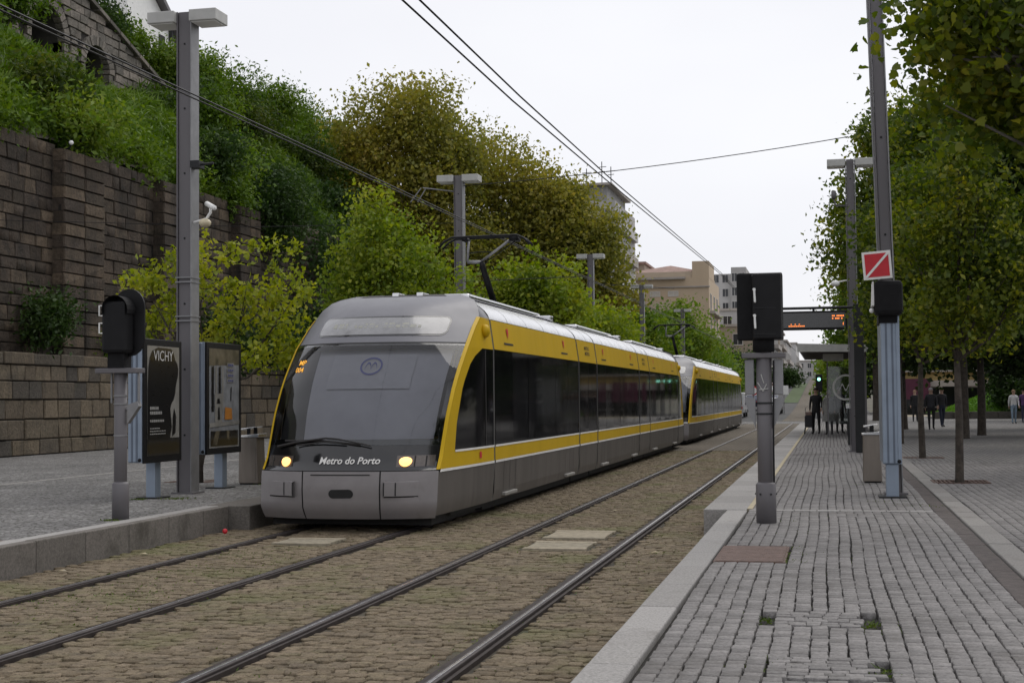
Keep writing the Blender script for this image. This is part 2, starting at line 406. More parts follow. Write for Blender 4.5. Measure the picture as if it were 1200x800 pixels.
M['wall_low'] = stone_mat('brown_granite_block', [(.115, .093, .067), (.155, .124, .086), (.095, .081, .064), (.18, .144, .10), (.13, .108, .078), (.074, .066, .056)], 10, .8, 18, stain=[((.045, .04, .034), 1.2, .53, .65), ((.045, .055, .02), 1.7, .6, .5)], dist=.04, streak=((.035, .031, .026), 1.3, .54, .6))
M['mortar'] = plain('wall_mortar', (.022, .019, .016), .95, spread=.4, scale=4)
M['arch'] = stone_mat('old_masonry', [(.16, .145, .125), (.20, .18, .155), (.13, .12, .105), (.24, .21, .18)], 8, .9, 12, stain=[((.06, .055, .045), 1.0, .5, .7)], dist=.05)
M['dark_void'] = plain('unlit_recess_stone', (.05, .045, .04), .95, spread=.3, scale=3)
M['rail'] = plain('worn_rail_steel', (.42, .41, .41), .25, 1.0, .2, 8)
M['rail_dull'] = plain('dull_rail_steel', (.05, .041, .039), .65, .1, .25, 8, spec=.3)
M['rail_rust'] = plain('rusty_rail_side', (.038, .030, .027), .75, .2, .3, 10, spec=.25)
M['rust'] = plain('rusty_iron', (.13, .085, .07), .75, .2, .3, 14, .6, 120)
M['concrete'] = stone_mat('pale_concrete', [(.27, .24, .18), (.31, .27, .20)], 12, .4, 50, stain=[((.18, .15, .1), 4, .55, .6)], dist=.008)
M['drain'] = plain('drain_channel', (.075, .062, .058), .8, .1, .3, 12, .4, 60)
M['yellow_line'] = plain('yellow_tactile_line', (.40, .34, .22), .85, spread=.2, scale=15, dirt=((.3, .28, .25), 9, .5))
M['pole'] = plain('grey_painted_steel', (.125, .118, .124), .55, .1, .1, 3, dirt=((.1, .095, .09), 2, .62), streak=True)
M['pole_light'] = plain('galvanised_steel', (.24, .24, .245), .5, .5, .12, 5)
M['lamp_box'] = plain('lamp_housing', (.42, .42, .40), .5, 0, .1, 5)
M['black'] = plain('black_metal', (.008, .008, .009), .5, 0, .2, 8, spec=.22)
M['black_matt'] = plain('black_matt_paint', (.011, .011, .012), .75, 0, .2, 8, spec=.2)
M['dark_post'] = plain('dark_grey_post', (.022, .023, .024), .55, .1, .2, 5, spec=.3)
M['alu_blue'] = plain('anodised_blue_grey', (.25, .30, .37), .38, .45, .08, 4)
M['alu_blue_dark'] = plain('anodised_groove', (.12, .145, .185), .4, .4, .1, 4)
M['white'] = plain('white_paint', (.78, .78, .76), .5, 0, .06, 5)
M['red'] = plain('red_sign_paint', (.52, .012, .025), .45, 0, .1, 8)
M['bin_metal'] = plain('brushed_bin_steel', (.20, .175, .15), .42, .65, .15, 6, streak=True)
M['bin_top'] = plain('shiny_bin_top', (.6, .6, .6), .22, .9, .08, 6)
M['bark'] = plain('bark', (.055, .045, .036), .95, 0, .4, 10, .9, 30)
M['bark_pale'] = plain('pale_bark', (.15, .14, .12), .9, 0, .35, 8, .6, 25)
M['leaf_lime'] = leaf_mat('lime_leaves', [(.09, .13, .012), (.19, .24, .02), (.32, .34, .03), (.44, .40, .05)], .4, .9)
M['leaf_lime2'] = leaf_mat('green_lime_leaves', [(.06, .11, .012), (.14, .21, .02), (.25, .30, .03), (.38, .37, .045)], .4, .7)
M['leaf_plane'] = leaf_mat('browning_plane_leaves', [(.09, .115, .02), (.19, .20, .034), (.30, .265, .045), (.40, .28, .06)], .42, .16)
M['leaf_green'] = leaf_mat('mid_green_leaves', [(.05, .10, .012), (.10, .18, .02), (.18, .25, .03), (.27, .30, .05)], .35, .3)
M['leaf_hill'] = leaf_mat('grassy_hill_leaves', [(.034, .068, .008), (.066, .125, .012), (.115, .185, .018), (.19, .24, .035)], .3, .22)
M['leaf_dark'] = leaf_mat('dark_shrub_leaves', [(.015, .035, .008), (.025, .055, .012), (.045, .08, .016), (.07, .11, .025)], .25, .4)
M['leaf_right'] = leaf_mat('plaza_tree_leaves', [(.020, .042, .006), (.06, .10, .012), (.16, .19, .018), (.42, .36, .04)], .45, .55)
M['leaf_canopy'] = leaf_mat('shade_darkened_leaves', [(.008, .018, .004), (.015, .030, .007), (.028, .048, .010), (.05, .07, .015)], .25, .3)  # canopy shade put into very dark leaf colours
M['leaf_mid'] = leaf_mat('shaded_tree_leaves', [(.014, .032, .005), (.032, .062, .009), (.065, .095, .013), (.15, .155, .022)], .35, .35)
M['grass'] = leaf_mat('lawn_grass', [(.07, .16, .015), (.11, .24, .02), (.16, .30, .03)], .3, .6)
M['moss'] = leaf_mat('joint_grass', [(.05, .08, .015), (.09, .14, .02), (.14, .17, .03)], .3, .9)

# ------------------------------------------------------------------ lettering (built first, reused below)
def text_mesh(s, size=1.0, shear=0.0, bold=0.0, spacing=1.0):
    cu = bpy.data.curves.new('lettering', 'FONT'); cu.body = s; cu.size = size; cu.shear = shear; cu.offset = bold; cu.align_x = 'LEFT'
    cu.space_character = spacing; cu.resolution_u = 3
    o = bpy.data.objects.new('lettering', cu); COL.objects.link(o)
    dg = bpy.context.evaluated_depsgraph_get(); me = o.evaluated_get(dg).to_mesh()
    V = np.array([v.co[:2] for v in me.vertices]); F = [tuple(p.vertices) for p in me.polygons]
    o.evaluated_get(dg).to_mesh_clear(); bpy.data.objects.remove(o); bpy.data.curves.remove(cu)
    w = V[:, 0].max() - V[:, 0].min(); V[:, 0] -= V[:, 0].min() + w / 2; V[:, 1] -= (V[:, 1].max() + V[:, 1].min()) / 2
    return V, F
T_METRO = text_mesh('Metro do Porto', 1, .22, .018)
T_VICHY = text_mesh('VICHY', 1)
T_ONE = text_mesh('1', 1, 0, .02)
T_NUM1 = text_mesh('MP', 1, 0, .01); T_NUM2 = text_mesh('004', 1, 0, .01)
T_SIDE = text_mesh('METRO', 1, 0, .01)

def add_text(mb, T, fn, h=None, w=None, mi=0):
    V, F = T
    W = V[:, 0].max() - V[:, 0].min(); H = V[:, 1].max() - V[:, 1].min()
    sx = (w / W) if w else h / H; sy = (h / H) if h else sx
    mb.add([fn(x * sx, y * sy) for x, y in V], F, mi)

# ------------------------------------------------------------------ setting: ground, track bed, platforms
def gz(y):
    if y < 100: return 0.0
    t = min(1.0, (y - 100) / 210); s = t * t * (3 - 2 * t)
    return 5.6 * s + max(0, min(y, 700) - 310) * .012

ys = [-60, 60, 100, 115, 130, 145, 160, 175, 190, 205, 220, 235, 250, 265, 280, 300, 330, 400, 550, 700, 1500, 3000]
g = MB().grid(lambda x, y: (x, y, gz(y) - .09), [-3000, -600, -100, -22, 0, 20, 100, 600, 3000], ys)
tag(g.build('ground', M['earth']), kind='structure')
g = MB().grid(lambda x, y: (x, y, gz(y) - .05), [-13.5, -9, -5, -1, 3.5], [96, 104, 115, 130, 145, 160, 175, 190, 205, 220, 235, 250, 265, 280, 300, 330, 400])
tag(g.build('street', M['asphalt']), kind='structure')
g = MB().box(-40, 30, 93, 103, -.06, -.028)
tag(g.build('cross_street', M['mosaic']), kind='structure')
# the tracks carry on up the avenue on a sandy strip beside a grass strip
g = MB().grid(lambda x, y: (x, y, gz(y) - .02), [-3.4, -1.3], [103, 115, 130, 145, 160, 175, 190, 205, 220, 235, 250, 265, 280, 300, 330, 400])
tag(g.build('far_track_strip', M['track_rows']), kind='structure')

RAILS = [-2.37, -3.845, -5.45, -6.95]
bed = MB().box(-7.97, -1.22, -4, 93, -.14, -.030).build('track_bed', [M['joint_track']])
tag(bed, kind='structure')
far_bed = MB().box(-7.6, -1.25, 46, 93, -.028, -.004)
fb = far_bed.build('track_bed_far', M['track_rows']); tag(fb, kind='structure')

COVERS = [(-3.45, -2.72, 15.75, 16.6), (-3.47, -2.70, 17.0, 18.0), (-6.58, -5.86, 15.95, 16.62)]
rows = []
y = 4.0
r_ = random.Random(3)
while y < 46:
    ly = r_.uniform(.085, .112)
    x = -7.93 + r_.uniform(0, .1)
    while x < -1.29:
        lx = r_.uniform(.085, .13)
        cx = x + lx / 2
        if not any(abs(cx - q) < .135 for q in RAILS) and not any(a - .07 < cx < b + .07 and c - .07 < y < d + .07 for a, b, c, d in COVERS):
            rows.append((cx, y + ly / 2 + r_.uniform(-.028, .028), r_.uniform(-.016, -.001), lx * .95, ly * .97, .032, r_.uniform(-.3, .3)))
        x += lx
    y += ly
rows = np.array(rows); rows = rows[in_view(rows[:, 0], rows[:, 1], rows[:, 2], .35)]
# the ones under the tram are hidden
rows = rows[~((rows[:, 0] < -5.2) & (rows[:, 0] > -7.2) & (rows[:, 1] > 21))]
SETT_T = [rock_template(.03, 100 + i, .045, .08, .03) for i in range(8)]
TRK_T = [rock_template(.13, 200 + i, .12, .3, .25) for i in range(8)]
pieces_flat('sett', rows, M['sett_track'], bed, TRK_T)

rail_labels = ['grooved rail nearest the right platform kerb', 'polished left rail of the empty right hand track',
               'rail under the right wheels of the tram', 'rail beside the left pavement kerb under the tram']
for x, lab in zip(RAILS, rail_labels):
    t = thing('tram_rail', lab, 'rail', (x, 40, 0), 'rails set in the cobbled track bed')
    dull = x < -5
    MB().box(x - .034, x + .034, -4, 93, -.05, .006).build('rail_head', M['rail_dull'], t, bevel=.006)
    MB().box(x - (.003 if dull else .014), x + (.003 if dull else .012), -4, 93, .0, .010).build('running_surface', M['rail'], t, bevel=.003)
    MB().box(x + .034, x + .075, -4, 93, -.05, -.022).build('groove', M['rail_rust'], t)
    MB().box(x + .075, x + .10, -4, 93, -.05, .004).build('guard_lip', M['rail_rust'], t)
    MB().box(x - .085, x - .034, -4, 93, -.05, -.006).build('rail_edge', M['rail_rust'], t)
cov_lab = ['pale concrete cover between the rails, nearer one of the pair', 'pale concrete cover between the rails, farther one of the pair', 'pale concrete cover just in front of the tram nose']
for (a, b, c, d), lab in zip(COVERS, cov_lab):
    t = thing('track_cover', lab, 'cover', ((a + b) / 2, (c + d) / 2, 0), 'concrete covers in the track bed')
    MB().box(a, b, c, c + (d - c) * .17, -.028, .006).build('frame_bar', M['concrete'], t, bevel=.006)
    MB().box(a, b, d - (d - c) * .17, d, -.028, .006).build('frame_bar', M['concrete'], t, bevel=.006)
    MB().box(a + .02, b - .02, c + (d - c) * .17, d - (d - c) * .17, -.028, .001).build('infill', M['concrete'], t)

# right platform ------------------------------------------------------
plat = MB()
plat.box(-1.02, 1.22, -2, 92, -.1, .255)
platform = plat.build('platform', M['joint']); tag(platform, kind='structure')
MB().box(-.97, 1.22, 40, 92, .262, .296).build('platform_far_paving', M['plat_rows'], platform)
INLAYS = [(-.42, .22, 8.8, 9.42), (-.40, .26, 7.15, 7.75), (.05, .42, 16.9, 17.3)]
MANH = (-1.0, -.39, 12.2, 13.5)
rows = []
r_ = random.Random(5)
x = -.99
while x < 1.17:
    lx = r_.uniform(.098, .112); cx = x + lx / 2
    y = 4.2 + r_.uniform(0, .1); ph = r_.uniform(0, 6)
    while y < 40:
        ly = r_.uniform(.085, .13)
        cy = y + ly / 2
        wob = .012 * math.sin(cy * .9 + ph * .15)
        if not any(a < cx < b and c < cy < d for a, b, c, d in INLAYS) and not (MANH[0] - .04 < cx < MANH[1] + .04 and MANH[2] - .04 < cy < MANH[3] + .04) and not (17.66 < cy < 17.9):
            rows.append((cx + wob + r_.uniform(-.004, .004), cy, .3 - r_.uniform(0, .003), lx * .90, ly * .995, .06, r_.uniform(-.03, .03)))
        y += ly
    x += lx
for a, b, c, d in INLAYS[:2]:
    yy = c + .05
    while yy < d - .03:
        ly = r_.uniform(.075, .095); xx = a + .06
        while xx < b - .1:
            lx = r_.uniform(.075, .13); rows.append((xx + lx / 2, yy + ly / 2, .303 - r_.uniform(0, .008), lx * .95, ly * .9, .045, r_.uniform(-.04, .04))); xx += lx
        yy += ly
a, b, c, d = INLAYS[2]
for i in range(3):
    for j in range(3): rows.append((a + .06 + i * .125, c + .07 + j * .13, .30, .115, .12, .045, 0))
rows = np.array(rows); rows = rows[in_view(rows[:, 0], rows[:, 1], rows[:, 2], .35)]
pieces_flat('sett', rows, M['sett'], platform, SETT_T)
# transverse band of granite at the start of the raised boarding edge
for i, x in enumerate(np.arange(-1.0, 1.2, .275)):
    MB().box(x + .003, x + .27, 17.69, 17.87, .2, .3015).build('band_stone', M['kerb'], platform, bevel=.006)

def kerb_run(parent, x0, x1, y0, y1, step, z0, z1, mat, name='kerb_stone', jit=.0):
    y = y0; r = random.Random(int(abs(x0 * 100)) + int(y0))
    vs = []
    while y < y1 - .05:
        s = min(step * r.uniform(.92, 1.08), y1 - y)
        o = MB().box(x0, x1, y + .003, y + s - .003, z0, z1 + r.uniform(-.003, .003)).build(name, mat, parent, bevel=.012)
        y += s
kerb_run(platform, -1.27, -1.02, 4.2, 17.74, 1.1, -.1, .304, M['kerb'])
kerb_run(platform, -1.56, -1.03, 17.755, 78, 1.2, -.1, .306, M['kerb'])
MB().box(-1.03, -.965, 17.9, 78, .2, .3075).build('yellow_line', M['yellow_line'], platform)
# drain and plaza edge
kerb_run(platform, 1.225, 1.42, 4, 44, 1.0, .2, .285, M['drain'], 'drain_cover')
MB().box(1.225, 1.42, 44, 92, .2, .286).build('drain_far', M['drain'], platform)
plz = MB().box(1.425, 60, -10, 130, -.1, .272).build('plaza', M['joint']); tag(plz, kind='structure')
kerb_run(plz, 1.43, 1.66, 5, 44, .9, .2, .300, M['kerb_mid'], 'edge_slab')
rows = []
r_ = random.Random(9)
x = 1.67
while x < 7.0:
    lx = r_.uniform(.105, .12); cx = x + lx / 2; y = 6 + r_.uniform(0, .12)
    while y < 31:
        ly = r_.uniform(.09, .14); cy = y + ly / 2
        if not (abs(cx - 2.03) < .46 and (abs(cy - 23.9) < .42 or abs(cy - 33.2) < .42)):
            rows.append((cx + .015 * math.sin(cy + cx), cy, .3 - r_.uniform(0, .004), lx * .90, ly * .985, .05, r_.uniform(-.06, .06)))
        y += ly
    x += lx
rows = np.array(rows); rows = rows[in_view(rows[:, 0], rows[:, 1], rows[:, 2], .4)]
pieces_flat('sett', rows, M['sett'], plz, SETT_T)
MB().box(1.66, 60, 31, 130, .2, .297).build('plaza_far_paving', M['plaza_rows'], plz)
MB().box(7.02, 60, -10, 30.99, .2, .296).build('plaza_side_paving', M['plaza_rows'], plz)
MB().box(1.66, 7.02, -10, 5.98, .2, .296).build('plaza_near_paving', M['plaza_rows'], plz)

# covers and gratings set in the paving
def cover(label, x0, x1, y0, y1, z, slots=7):
    t = thing('manhole_cover', label, 'manhole', ((x0 + x1) / 2, (y0 + y1) / 2, z), 'rusty covers in the paving')
    MB().box(x0, x1, y0, y1, z - .05, z - .004).build('frame', M['rust'], t)
    n = 4
    for i in range(n):
        MB().box(x0 + .02, x1 - .02, y0 + .02 + (y1 - y0 - .04) * i / n, y0 + .02 + (y1 - y0 - .04) * (i + .97) / n, z - .04, z + .002).build('lid_plate', M['rust'], t, bevel=.004)
cover('rusty brown rectangular manhole cover in front of the signal post on the right platform', *MANH, .3)
cover('rusty brown manhole cover at the left edge on the left pavement', -8.95, -8.2, 12.0, 13.0, .304)

# left pavement --------------------------------------------------------
pv = MB().box(-21.35, -8.02, -10, 92, -.1, .30)
pv.box(-8.02, -7.9, 17.95, 92, -.1, .30)
pavement = pv.build('pavement', M['mosaic']); tag(pavement, kind='structure')
kerb_run(pavement, -8.05, -7.97 + .06, 7, 17.72, 1.0, -.1, .306, M['kerb_dark'])
kerb_run(pavement, -8.25, -8.052, 7, 17.72, 1.0, .2, .305, M['kerb'], 'kerb_slab')
kerb_run(pavement, -8.25, -7.62, 17.73, 92, 1.2, -.1, .307, M['kerb_dark'])
MB().box(-14.2, -14.05, -5, 40, .2, .3045).build('pavement_strip', M['kerb_mid'], pavement)

# grass in the joints near the covers and post bases
def tufts(name, spots, mat, n, h=.05, sp=.12):
    V, F, var = [], [], []
    for (x, y, z, k) in spots:
        for _ in range(int(n * k)):
            px, py = x + RNG.normal(0, sp * k), y + RNG.normal(0, sp * k)
            a = RNG.random() * 6.28; hh = h * RNG.uniform(.4, 1.1); w = .006 + .006 * RNG.random(); lx, ly = RNG.normal(0, .02, 2)
            b = len(V)
            V += [(px - w * math.cos(a), py - w * math.sin(a), z), (px + w * math.cos(a), py + w * math.sin(a), z), (px + lx + w * .3, py + ly, z + hh), (px + lx - w * .3, py + ly, z + hh)]
            F.append((b, b + 1, b + 2, b + 3)); var += [RNG.random()] * 4
    return np_mesh(name, np.array(V), np.array(F), mat, None, np.array(var))
sp = [(-.45, 9.1, .275, .6), (.27, 9.05, .275, .6), (-.43, 7.6, .275, .7), (.3, 7.5, .275, .7), (-.36, 12.9, .28, .8), (-.36, 13.4, .28, .6), (-.35, 12.3, .28, .6), (-.52, 16.3, .28, .9), (-.3, 15.2, .275, .5), (.72, 19.5, .28, 1.4), (1.05, 18.8, .28, 1.2), (.9, 20.6, .28, 1.2), (.5, 23.2, .28, 1), (-9.3, 19.0, .3, 1.0), (-9.8, 18.8, .3, .6), (-9.3, 22.5, .3, .8), (-8.4, 15.4, .3, .5)]
for k in range(30): sp.append((random.uniform(-.9, 1.1), random.uniform(8, 20), .27, .35))
tag(tufts('joint_grass', sp, M['moss'], 110, .022), kind='stuff')
sp = [(random.uniform(-7.7, -1.4), random.uniform(7, 24), -.02, random.uniform(.5, 1.5)) for _ in range(70)] + [(random.uniform(-6.8, -5.6), random.uniform(9, 15), -.02, 1.6) for _ in range(30)]
tag(tufts('track_grass', sp, M['moss'], 16, .018, .22), kind='stuff')
# litter
MB().ball((-7.6, 16.9, .045), .035, 8, 6).single('bottle_cap', M['red'], 'small red ball of litter lying by the left kerb', 'litter', (-7.6, 16.9, 0))
for i, (x, y) in enumerate([(-7.62, 13.0), (-7.55, 14.6), (-3.2, 21.2), (-1.9, 15.5)]):
    m = MB().add([(x - .05, y, .004), (x, y - .03, .012), (x + .055, y, .006), (x, y + .035, .018)], [(0, 1, 2, 3)])
    m.single('fallen_leaf', M['yellow_line'], ['yellow fallen leaf lying by the left kerb, nearest one', 'yellow fallen leaf lying by the left kerb, farther one', 'yellow fallen leaf between the rails by the tram', 'yellow fallen leaf beside the right rail'][i], 'leaf', (x, y, 0), 'fallen leaves')

# ------------------------------------------------------------------ stone walls
def block_template(seed):
    """wall block lying in the x-z... local: x = out of the wall, y = along, z = up; unit size, front face at x=+0.5"""
    r = random.Random(seed); j = lambda a: r.uniform(-a, a)
    V = [(-.5, -.5, -.5), (-.5, .5, -.5), (-.5, .5, .5), (-.5, -.5, .5)]
    V += [(.40, -.5 + abs(j(.02)), -.5 + abs(j(.04))), (.40, .5 - abs(j(.02)), -.5 + abs(j(.04))), (.40, .5 - abs(j(.02)), .5 - abs(j(.04))), (.40, -.5 + abs(j(.02)), .5 - abs(j(.04)))]
    V += [(.5 + j(.055), -.46, -.44), (.5 + j(.055), .46, -.44), (.5 + j(.055), .46, .44), (.5 + j(.055), -.46, .44)]
    F = []
    for lv in (0, 4):
        for i in range(4): F.append((lv + i, lv + (i + 1) % 4, lv + 4 + (i + 1) % 4, lv + 4 + i))
    F.append((8, 9, 10, 11))
    return np.array(V, float), np.array(F, int)
BLK_T = [block_template(300 + i) for i in range(8)]

def wall_blocks(name, rows, mat, parent, n_obj=300):
    """rows: x_face, y, z, depth, len, height"""
    rows = np.asarray(rows, float)
    off = base_of(parent)
    d = np.hypot(rows[:, 0], rows[:, 1]) / np.sqrt(rows[:, 4] * rows[:, 5])
    vis = in_view(rows[:, 0], rows[:, 1], rows[:, 2], 0.02)
    rows = rows[np.argsort(d + np.where(vis, 0, 1e4))]
    meshes = []
    for V, F in BLK_T:
        me = bpy.data.meshes.new(name); me.from_pydata([tuple(v) for v in V], [], [tuple(f) for f in F]); me.materials.append(mat); meshes.append(me)
    for k in range(min(n_obj, len(rows))):
        x, y, z, dp, ln, h = rows[k]
        o = bpy.data.objects.new(name, meshes[k % 8]); COL.objects.link(o); o.parent = parent
        o.location = (x - off.x - dp / 2, y - off.y, z - off.z); o.scale = (dp, ln, h)
    rest = rows[n_obj:]
    if len(rest):
        Vs, Fs, var = [], [], []; base = 0
        for i, (V, F) in enumerate(BLK_T):
            sub = rest[i::8]
            if not len(sub): continue
            P = V[None] * sub[:, None, [3, 4, 5]] + (sub[:, None, :3] - np.array([off.x, off.y, off.z])) - np.array([1, 0, 0]) * sub[:, None, [3]] / 2
            Fs.append((F[None] + (np.arange(len(sub)) * len(V))[:, None, None]).reshape(-1, 4) + base); Vs.append(P.reshape(-1, 3))
            var.append(np.repeat(RNG.random(len(sub)), len(V))); base += P.shape[0] * P.shape[1]
        np_mesh(name, np.vstack(Vs), np.vstack(Fs), mat, parent, np.concatenate(var))

def courses(xf, y0, y1, z0, z1, h, l0, l1, seed, prot=.025, skip=None):
    r = random.Random(seed); out = []; z = z0
    n = max(1, round((z1 - z0) / h)); hs = [r.uniform(.78, 1.22) for _ in range(n)]; hs = [q * (z1 - z0) / sum(hs) for q in hs]
    for hh in hs:
        y = y0 - r.uniform(0, l1)
        while y < y1:
            ln = r.uniform(l0, l1)
            a, b = max(y, y0), min(y + ln, y1)
            if b - a > .12 and not (skip and skip((a + b) / 2, z + hh / 2)):
                out.append((xf + r.uniform(-prot, prot), (a + b) / 2, z + hh / 2, .3, (b - a) - .014, hh - .015))
            y += ln
        z += hh
    return out

low = thing('stone_wall', 'lower brown granite block wall along the back of the left pavement', 'wall', (-21.4, 60, .3))
MB().box(-22.6, -21.46, 24, 128, .2, 3.05).build('wall_core', M['mortar'], low)
wall_blocks('stone', courses(-21.4, 28, 74, .3, 2.78, .47, .55, 1.05, 21), M['wall_low'], low)
MB().box(-22.6, -21.46, 74, 128, .2, 2.78).build('far_wall_face', M['wall_low'], low) if False else None
r_ = random.Random(4); y = 28.
while y < 74:
    s = r_.uniform(.9, 1.5); MB().box(-21.9, -21.36 + r_.uniform(-.02, .02), y, y + s - .02, 2.79, 3.1 + r_.uniform(-.02, .02)).build('coping_stone', M['wall_low'], low, bevel=.03); y += s
upw = thing('stone_wall', 'tall dark retaining wall of weathered granite blocks holding up the green hill', 'wall', (-22.4, 60, 3.1))
MB().box(-24.2, -22.46, 24, 128, 2.5, 9.3).build('wall_core', M['mortar'], upw)
pil = [(37.6, 40.0), (44.0, 46.0), (50.4, 52.4), (57, 59)]
rows = courses(-22.4, 28, 76, 3.0, 9.45, .37, .4, .95, 22, .02, lambda y, z: any(a + .1 < y < b - .1 for a, b in pil))
for a, b in pil:
    rows += [(-22.0 + random.uniform(-.012, .012), (a + b) / 2 + s * (b - a) / 4, z, .42, (b - a) / 2 - .015, .355) for z in np.arange(3.185, 9.3, .37) for s in (-1, 1)]
wall_blocks('stone', rows, M['wall_up'], upw)
for a, b in pil: MB().box(-22.6, -22.12, a + .02, b - .02, 2.9, 9.3).build('pilaster_core', M['mortar'], upw)
# small lamp and cable on top of the pilaster
t = thing('wall_lamp', 'small white round lamp on the dark wall above the pilaster', 'lamp', (-21.9, 37.7, 9.3))
MB().ball((-21.85, 37.7, 9.45), .07).build('globe', M['white'], t, smooth=True)
MB().tube([(-22.1, 37.7, 9.25), (-21.9, 37.7, 9.3), (-21.85, 37.7, 9.38)], .025).build('bracket', M['black'], t)

# ------------------------------------------------------------------ hillside
def hz(x, y):
    d = -22.5 - x
    k = min(1.0, d / 8.0)
    z = 9.2 + 7.6 * (k ** .85) + max(0, d - 8) * .22
    fade = 1 - max(0, min(1, (y - 92) / 25))
    z -= 2.1 * math.exp(-((y - 52) / 6.5) ** 2) * max(0, min(1, (-25.5 - x) / 3.0)) * (1 if x > -33.5 else 0)
    return 2.8 + (z - 2.8) * (fade * fade * (3 - 2 * fade)) + .25 * math.sin(x * .8 + y * .33) + .2 * math.sin(y * .9)
xs_ = [-22.6, -23.2, -24, -25, -26, -27, -28, -29, -30, -31, -33, -36, -40, -46, -56, -80, -140]
hill = MB().grid(lambda x, y: (x, y, hz(x, y)), xs_[::-1], [-40, 0] + list(range(20, 122, 3)) + [130])
tag(hill.build('hillside', M['earth'], smooth=True), kind='structure')

# ------------------------------------------------------------------ leaves
LEAF_Q = np.array([(-.5, 0, 0), (0, -.32, .06), (.5, 0, -.04), (0, .32, .06)])
LEAF_L = np.array([(-.46, 0, 0), (-.36, -.26, .04), (-.16, -.46, .09), (-.02, -.30, .03), (.2, -.36, .02), (.28, -.18, .0), (.54, 0, -.12), (.28, .18, .0), (.2, .36, .02), (-.02, .30, .03), (-.16, .46, .09), (-.36, .26, .04)])
def leaf_cloud(name, C, size, mat, parent=None, kind=None, up=.6, sizev=.5, aspect=1.0, shape=None):
    N = len(C); LQ = LEAF_Q if shape is None else shape; K = len(LQ)
    off = base_of(parent) if parent is not None else Vector((0, 0, 0))
    C = C - np.array([off.x, off.y, off.z])
    n = RNG.normal(size=(N, 3)); n[:, 2] += up; n /= np.linalg.norm(n, axis=1)[:, None] + 1e-9
    a = RNG.normal(size=(N, 3)); a -= n * (a * n).sum(1)[:, None]; a /= np.linalg.norm(a, axis=1)[:, None] + 1e-9
    b = np.cross(n, a)
    s = size * RNG.uniform(1 - sizev, 1 + sizev, N)
    P = C[:, None, :] + s[:, None, None] * (LQ[None, :, 0:1] * a[:, None] + LQ[None, :, 1:2] * aspect * b[:, None] + LQ[None, :, 2:3] * n[:, None])
    F = np.arange(N * K).reshape(N, K)
    var = np.repeat(RNG.beta(2, 2, N), K)
    return np_mesh(name, P.reshape(-1, 3), F, mat, parent, var, kind)

def clump_points(cl, n, twig, leaf_per=26, shell=.5):
    """leaf centres in ellipsoids: leaves sit in twig bunches, denser towards the outside, gaps between the bunches"""
    out = []
    vol = np.array([c[3] * c[4] * c[5] for c in cl]) ** (2 / 3); vol /= vol.sum()
    for c, v in zip(cl, vol):
        k = max(2, int(n * v / leaf_per))
        d = RNG.normal(size=(k, 3)); d /= np.linalg.norm(d, axis=1)[:, None]
        rad = RNG.random(k) ** shell
        lump = 1 + .22 * np.sin(d[:, 0] * 5 + c[0] * 3) * np.sin(d[:, 1] * 4.3 + c[1]) + .15 * np.sin(d[:, 2] * 7 + c[2])
        T = np.array(c[:3]) + d * (rad * lump)[:, None] * np.array(c[3:6])
        L = np.repeat(T, leaf_per, 0) + np.clip(RNG.normal(size=(k * leaf_per, 3)), -1.7, 1.7) * twig * RNG.uniform(.5, 1.4, (k, 1)).repeat(leaf_per, 0)
        out.append((T, L))
    return out

def tree(name, label, base, trunk_top, r0, clumps, n, leaf, mat, twig=None, group=None, bark=None, lean=(0, 0), shell=.5, per=26, branches=5, kind_cat='tree', aspect=1.0, shape=None):
    t = thing(name, label, kind_cat, base, group)
    bx, by, bz = base
    tw = twig or leaf * 1.8
    pts = clump_points([(bx + c[0], by + c[1], bz + c[2], c[3], c[4], c[5]) for c in clumps], n, tw, per, shell)
    tk = MB(); top = Vector((bx + lean[0], by + lean[1], bz + trunk_top))
    b0 = Vector(base); mid = b0.lerp(top, .5) + Vector((random.uniform(-.04, .04) * trunk_top * .3, 0, 0))
    tk.tube([b0 + Vector((0, 0, -.1)), b0 + Vector((0, 0, .05)), mid, top], [r0 * 1.35, r0 * 1.05, r0 * .9, r0 * .72], 9)
    tk.build('trunk', bark or M['bark'], t, smooth=True)
    for c, (T, L) in zip(clumps, pts):
        cc = Vector((bx + c[0], by + c[1], bz + c[2])); br = MB()
        k = top.lerp(cc, .5) + Vector((0, 0, -.12 * (cc - top).length))
        br.tube([top, k, cc], [r0 * .5, r0 * .33, r0 * .16], 6)
        for q in T[RNG.integers(0, len(T), min(branches, len(T)))]:
            s = k.lerp(cc, random.random()); qv = Vector(q)
            br.tube([s, s.lerp(qv, .5) + Vector((0, 0, -.05)), qv], [r0 * .16, r0 * .1, r0 * .04], 5)
        br.build('branch', bark or M['bark'], t, smooth=True)
    leaf_cloud('crown', np.vstack([L for T, L in pts]), leaf, mat, t, None, aspect=aspect, shape=shape)
    return t

# undergrowth over the slope
N = 150000
yy = 26 + RNG.random(N) * 84; xx = -22.3 - (RNG.random(N) ** 1.3) * 13
zz = np.array([hz(a, b) for a, b in zip(xx, yy)])
keep = in_view(xx, yy, zz, .03)
# keep the arches' recesses free of plants
xx, yy, zz = xx[keep], yy[keep], zz[keep]
hh = .5 + .5 * np.sin(xx * 1.7 + 3 * np.sin(yy * .4)) * np.sin(yy * 1.1 + 2)
C = np.stack([xx, yy, zz + RNG.random(len(xx)) ** 1.3 * (.25 + .5 * hh)], 1)
leaf_cloud('hillside_undergrowth', C, .20, M['leaf_hill'], None, 'stuff', .5, aspect=.7)
